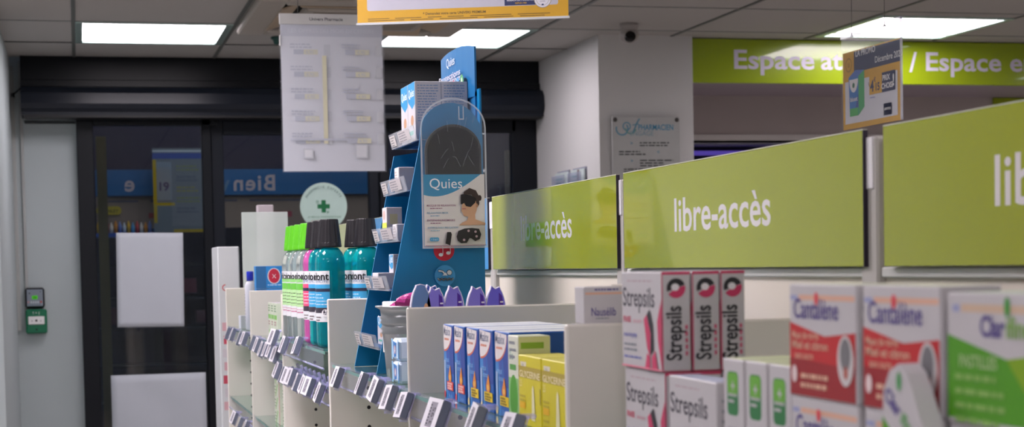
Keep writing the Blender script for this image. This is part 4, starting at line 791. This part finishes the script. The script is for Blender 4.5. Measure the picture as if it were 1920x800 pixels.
# ------------------------------------------------------------------ mouthwash bottles
CAPB = M('#17151a', .45, noise=.1); CAPG = M('#58b81c', .4, noise=.05)
ZB = -.195
def bottle(x, y, liq, cap, lab, label_col, txt=True):
    o = empty('mouthwash_bottle', (x, y, ZB), label=lab, category='bottle')
    LQ = {'teal': M('#10c0ca', .04, trans=.75, ior=1.34, noise=.02), 'pink': M('#e86fc4', .05, trans=.6, ior=1.34, noise=.02), 'clear': M('#e6f2f2', .04, trans=.86, ior=1.30, noise=0)}[liq]
    P = [(.030, 0), (.0345, .004), (.0362, .012), (.0362, .205), (.0352, .217), (.031, .231), (.024, .240), (.0195, .244)]
    mb = MB(); mb.lathe(P, LQ, 40, sy=1.1, pw=2.5); mb.build('body', o)
    CP = [(.0295, 0), (.030, .003), (.0292, .010), (.0288, .012), (.0225, .067), (.0215, .069)]
    mb = MB(); seg = 48; vs = []
    for r, z in CP:
        for i in range(seg):
            k = r*(1+(.012 if i % 2 else -.012)*(1 if .012 <= z < .068 else 0)); vs.append((k*math.cos(2*PI*i/seg), k*math.sin(2*PI*i/seg), z+.245))
    fs = [(l*seg+i, l*seg+(i+1) % seg, (l+1)*seg+(i+1) % seg, (l+1)*seg+i) for l in range(len(CP)-1) for i in range(seg)]+[tuple(range(seg-1, -1, -1)), tuple((len(CP)-1)*seg+i for i in range(seg))]
    mb.add(vs, fs, cap); mb.build('cap', o)
    # label plate wrapped on the aisle side
    mb = MB(); f = CFR(mb, (0, 0, .062)).setup(.0362, 1.1, 2.5, math.radians(78)); w_, h_ = .114, .125
    f.rect(0, 0, w_, h_, M('#d9dce0', .45))
    t = {'teal': '#3f9fd0', 'pink': '#e0527c', 'clear': '#b3dca0'}[liq]; tc = M(t, .45)
    if liq == 'clear': f.rect(0, .030, w_, .062, tc); f.rect(0, .075, w_, .017, M('#6abf4a', .45)); f.lines(.068, .064, .040, 4, .009, .002, M('#4c6a44', .5)); f.rect(0, .022, w_, .0012, M('#c05a86', .5)); f.lines(.068, .014, .04, 1, .01, .003, M('#c05a86', .5)); f.rect(.066, .095, .042, .010, M('#8fd07a', .5))
    else: f.rect(0, .030, w_, .062, tc); f.rect(0, .074, w_, .008, M('#2a2f48', .5)); f.lines(.068, .066, .040, 4, .008, .002, M('#d9e6ee', .5)); f.rect(0, .022, w_, .013, M('#3a3440', .5)); f.disc(.102, .022, .008, .009, M('#e6e4e6', .5)); f.text('12', .102, .018, .009, M('#2a2f48', .5), 'c', bold=.02); f.lines(.068, .010, .025, 2, .007, .003, M('#7a6a70', .5)); f.text('GENCIVE', .070, .096, .010, M('#7f8fb0', .5))
    f.text('arthrodont', w_-.0015, .103, .026, M('#1c1c22', .5), 'r', bold=.02, width=w_*.93); mb.build('bottle_label', o)
    return o
ys = [4.795, 4.705, 4.605, 4.475]
for k, y in enumerate(ys): bottle(.6015, y+.04, 'clear', CAPG, 'clear mouthwash bottle with a green cap, %s of the four' % ('farthest', 'second farthest', 'second nearest', 'nearest')[k], '')
bottle(.6015, 4.375, 'pink', CAPB, 'pink mouthwash bottle with a black cap', '')
bottle(.6015, 4.265, 'teal', CAPB, 'teal mouthwash bottle with a black cap, just right of the pink one', '')
bottle(.6035, 4.155, 'teal', CAPB, 'teal mouthwash bottle with a black cap, frontmost by the white panel', '')
bottle(.683, 4.235, 'teal', CAPB, 'teal mouthwash bottle of the second row, farther one', '')
bottle(.690, 4.125, 'teal', CAPB, 'teal mouthwash bottle of the second row, nearer the blue display', '')
# ------------------------------------------------------------------ goods in the far bays
o = empty('lotion_bottle', (.617, 6.30, ZS), label='white bottle with a blue cap in the far bay', category='bottle')
mb = MB(); mb.lathe([(.018, 0), (.020, .004), (.020, .165), (.015, .178), (.010, .182)], M('#c9ccd6', .35), 24, pw=2.6); f = aisle(mb, -.0205, .012, 0); f.lines(.002, .13, .020, 9, .012, .005, M('#6a6a8c', .5)); mb.build('body', o)
mb = MB(); mb.lathe([(.013, .183), (.013, .216), (.012, .218)], M('#2030c0', .35), 20); mb.build('cap', o)
def bb(f): f.rect(.001, .001, f.w*.3, f.h-.002, M('#2f6aa0', .4)); f.disc(f.w*.55, f.h*.55, f.w*.2, f.h*.36, M('#d9d4d8', .5)); f.disc(f.w*.55, f.h*.55, f.w*.17, f.h*.32, M('#c62a44', .4)); f.text('X', f.w*.55, f.h*.45, .02, M('#e8e0e4', .5), 'c'); f.lines(f.w*.35, f.h*.12, f.w*.6, 1, .01, .004, M('#a9d0f0', .5))
for k in range(3):
    mb = MB(); mb.box(0, .115, 0, .06, 0, .0775, M('#2a86cc', .4, noise=.05), .001); f = FR(mb, (0, 0, 0)); f.w, f.h = .115, .0775; bb(f)
    mb.build('blue_box', None, (.600, 5.92, ZS+.001+.0785*k), label='light blue box with a red emblem in the far bay, %s of the stack' % ('lowest', 'middle', 'topmost')[k], category='box')
mb = MB(); mb.box(0, .07, 0, .05, 0, .236, M('#2a86cc', .4), .001); mb.build('blue_box', None, (.720, 5.93, ZS+.001), label='tall light blue box right of the red emblem stack in the far bay', category='box')
o = empty('gel_bottle', (.650, 5.14, ZS), label='white bottle with a bright green band left of the mouthwash', category='bottle')
mb = MB(); mb.lathe([(.020, 0), (.021, .004), (.021, .128), (.019, .132)], M('#c9dcc4', .35), 24); f = aisle(mb, -.0212, .012, 0); f.lines(.002, .11, .018, 7, .013, .005, M('#6aae5a', .5)); mb.build('body', o)
mb = MB(); mb.lathe([(.020, .133), (.022, .136), (.022, .160), (.019, .164)], M('#2be03a', .35), 24); mb.build('cap', o)
mb = MB(); mb.lathe([(.020, 0), (.022, .01), (.022, .18), (.020, .215), (.012, .228), (.002, .231)], M('#dfe4e2', .3, trans=.2), 24); mb.build('tall_bottle', None, (.690, 5.30, ZS), label='white round-topped bottle behind the green banded one', category='bottle')
def gw(f): f.rect(.002, f.h*.55, f.w-.004, f.h*.12, M('#7fc05a', .5)); f.lines(.006, f.h*.9, f.w*.7, 3, .008, .004, M('#5a8a5a', .5)); f.lines(.006, f.h*.45, f.w*.7, 2, .008, .004, M('#a86a7a', .5)); f.disc(f.w*.5, f.h*.15, f.w*.3, f.h*.1, M('#9fce8a', .5))
for k in range(3): carton('herbal_box', 'slim green and white box right of the far white panel, %s of three' % ('far', 'middle', 'near')[k], 'box', 5.60-.085*k, .078, .05, .115, ZS+.0005, M('#cfd9c4', .45), x=.605, draw=gw, top=BOXW)
for k in range(10): carton('herbal_box', 'green, white and red box on the lower far shelf, layer %s of the %s pile' % (('first', 'second', 'third', 'fourth', 'fifth')[k % 5], ('nearer', 'farther')[k//5]), 'box', 5.32+.22*(k//5), .15, .06, .042, -.4995+.0425*(k % 5), M('#cdd3c2', .45), x=.612,
      draw=lambda f: (f.poly([(f.w*.15, 0), (f.w*.3, 0), (f.w*.7, f.h), (f.w*.5, f.h)], M('#a3c78a', .5)), f.rect(f.w-.02, 0, .012, f.h, M('#b8404c', .5)), f.lines(.006, f.h*.7, .06, 3, .01, .004, M('#7f9a70', .5))))
for k in range(4):
    mb = MB(); c1 = ['#c9c2c6', '#d9b4ba', '#b8474f', '#cfd2d6'][k]; mb.box(0, .032, 0, .03, 0, .15+.02*(k % 2), M(c1, .4), .002); f = FR(mb, (0, 0, 0)); f.rect(.006, .03, .014, .10, M(['#b04a50', '#c9869a', '#d8d8dc', '#1f7a80'][k], .5)); f.rect(.004, .13, .02, .012, M('#c04a3f', .5))
    mb.build('brush_pack', None, (.62+.036*k, 6.05-.02*k, -.4995), label='narrow pack on the lower far shelf, %s from the left' % ('first', 'second', 'third', 'fourth')[k], category='pack')
mb = MB(); mb.box(0, .03, 0, .02, 0, .05, PAPER, .002); mb.build('paper_tag', None, (.592, 6.45, ZS+.001), rz=.3, label='small white card standing at the front of the farthest shelf', category='card')
# hanging brushes under the mouthwash bay
for k in range(4):
    o = empty('hanging_brush', (.60+.016*k, 4.02+.045*k, -.31), label='clear packed brush hanging under the mouthwash shelf, %s' % ('leftmost', 'second', 'third', 'rightmost')[k] if False else 'clear packed brush hanging under the mouthwash, number %s from the near panel' % ('one', 'two', 'three', 'four')[k], category='brush', group='brushes hanging under the mouthwash')
    mb = MB(); mb.box(-.010, .010, -.004, .004, -.30, -.02, thin('b', '#dfe3ea', .4, .1), .002); mb.build('blister', o)
    mb = MB(); mb.tube([(0, 0, -.28), (0, 0, -.12), (.002, 0, -.06)], .0035, M('#c9cbc6' if k % 2 else '#9aa4a0', .4)); mb.box(-.004, .004, -.006, .006, -.06, -.035, WHITE, .001); mb.build('brush', o)
    mb = MB(); mb.box(-.010, .010, -.005, -.003, -.30, -.235, M('#d9533f' if k == 3 else '#a9b8b0', .5)); mb.build('insert_card', o)
# ------------------------------------------------------------------ price tags
TG = M('#6f7688', .45, noise=.03); TF = M('#dcdae2', .45); TI = M('#8f8c98', .5); TP = M('#bab6ee', .12, alpha=.35, noise=.1)
def make_tag():
    r = empty('price_tag', (0, 0, 0))
    T = Matrix.Rotation(math.radians(21), 4, 'Y')
    mb = MB(); mb.box(-.0065, .0065, -.030, .030, -.0235, .0235, TG, .0015, T=T)
    tmp = MB(); f = FR(tmp, (-.0067, .030, 0), (0, -1, 0)); f.rect(0, -.0235, .060, .047, TF); f.rect(.017, -.018, .026, .036, TI); f.text('3,95', .041, -.015, .016, M('#3a3844', .5), 'l', rot=90, bold=.01)
    for i in range(7): f.rect(.019, -.015+.0045*i, .006, .0022, M('#3a3844', .5))
    b0 = 0
    for fi, fc in enumerate(tmp.f): mb.add([tuple(T @ Vector(tmp.v[k])) for k in fc], [tuple(range(len(fc)))], tmp.ms[tmp.m[fi]])
    mb.build('label_block', r)
    mb = MB(); mb.box(.007, .0085, -.034, .034, -.028, .025, TP, .0005, T=T); mb.box(.008, .030, -.012, .012, .016, .022, TP, .002); mb.build('clip', r)
    return r
tags = []
def tagat(px, py, x, lab, s=1.0): tags.append((px, py, x, lab, s))
for (px, py), w_ in zip(((632, 707), (678, 719), (704, 729.5), (729, 745.5), (757, 760)), ('first from the left', 'second', 'third', 'fourth', 'fifth, next to the white panel')): tagat(px, py, .548, 'grey price tag on the rail below the bucket, %s' % w_)
for (px, py), w_ in zip(((817, 779), (890, 792)), ('left one', 'next to it')): tagat(px, py, .548, 'blurred price tag below the blue boxes, %s' % w_, 1.15)
tagat(956, 812, .548, 'price tag below the yellow boxes, cut by the frame', 1.15)
for (px, py), w_ in zip(((512, 632), (532, 646), (557, 648)), ('left', 'middle', 'right')): tagat(px, py, .540, 'large price tag on the rail under the mouthwash bottles, %s of three' % w_)
for k, (px, py) in enumerate(((520, 693), (530, 702), (537, 704), (545, 706), (557, 716), (569, 720), (578, 724), (599, 736))): tagat(px, py, .552, 'price tag on the brush hooks, %s of eight from the left' % ('first', 'second', 'third', 'fourth', 'fifth', 'sixth', 'seventh', 'eighth')[k])
for k, (px, py) in enumerate(((474, 642), (482, 646), (491, 654), (499, 655), (507, 656), (516, 664))): tagat(px, py, .552, 'small price tag in the bay behind the mouthwash, %s of six' % ('first', 'second', 'third', 'fourth', 'fifth', 'sixth')[k])
for k, (px, py) in enumerate(((427, 624), (436, 627), (449, 634), (457, 634))): tagat(px, py, .552, 'small price tag on the farthest shelf edge, %s of four' % ('first', 'second', 'third', 'fourth')[k])
for k, (px, py) in enumerate(((439, 782), (451, 793), (461, 800))): tagat(px, py, .552, 'price tag on the low far shelf, %s of three at the bottom' % ('first', 'second', 'third')[k])
proto = make_tag()
for i, (px, py, x, lab, s) in enumerate(tags):
    t = proto if i == 0 else copy_tree(proto); p = at(px, py, 0, x)
    t.location = (x*K, p.y*K, H+p.z*K); t['label'] = lab; t['category'] = 'price tag'; t['group'] = 'price tags clipped along the shelf edges'
    t.scale = (s, s, s); t.rotation_euler = (math.radians(random.uniform(-5, 5)), 0, math.radians(random.uniform(-8, 8)))
    if 'Mouth' in lab: pass
# clear hook arms behind the lower tags of the mouthwash bay
for k in range(9):
    y = 3.97+.085*k; mb = MB(); mb.tube([(.965, y, -.30), (.60, y, -.295), (.585, y, -.285), (.578, y, -.262)], .0045, TP); mb.tube([(.60, y+.012, -.31), (.575, y+.010, -.30), (.565, y, -.27)], .0035, TP)
    mb.build('display_hook', None, label='clear plastic hook arm under the mouthwash bottles', category='hook', group='clear hook arms under the mouthwash bottles')
K = 1.0
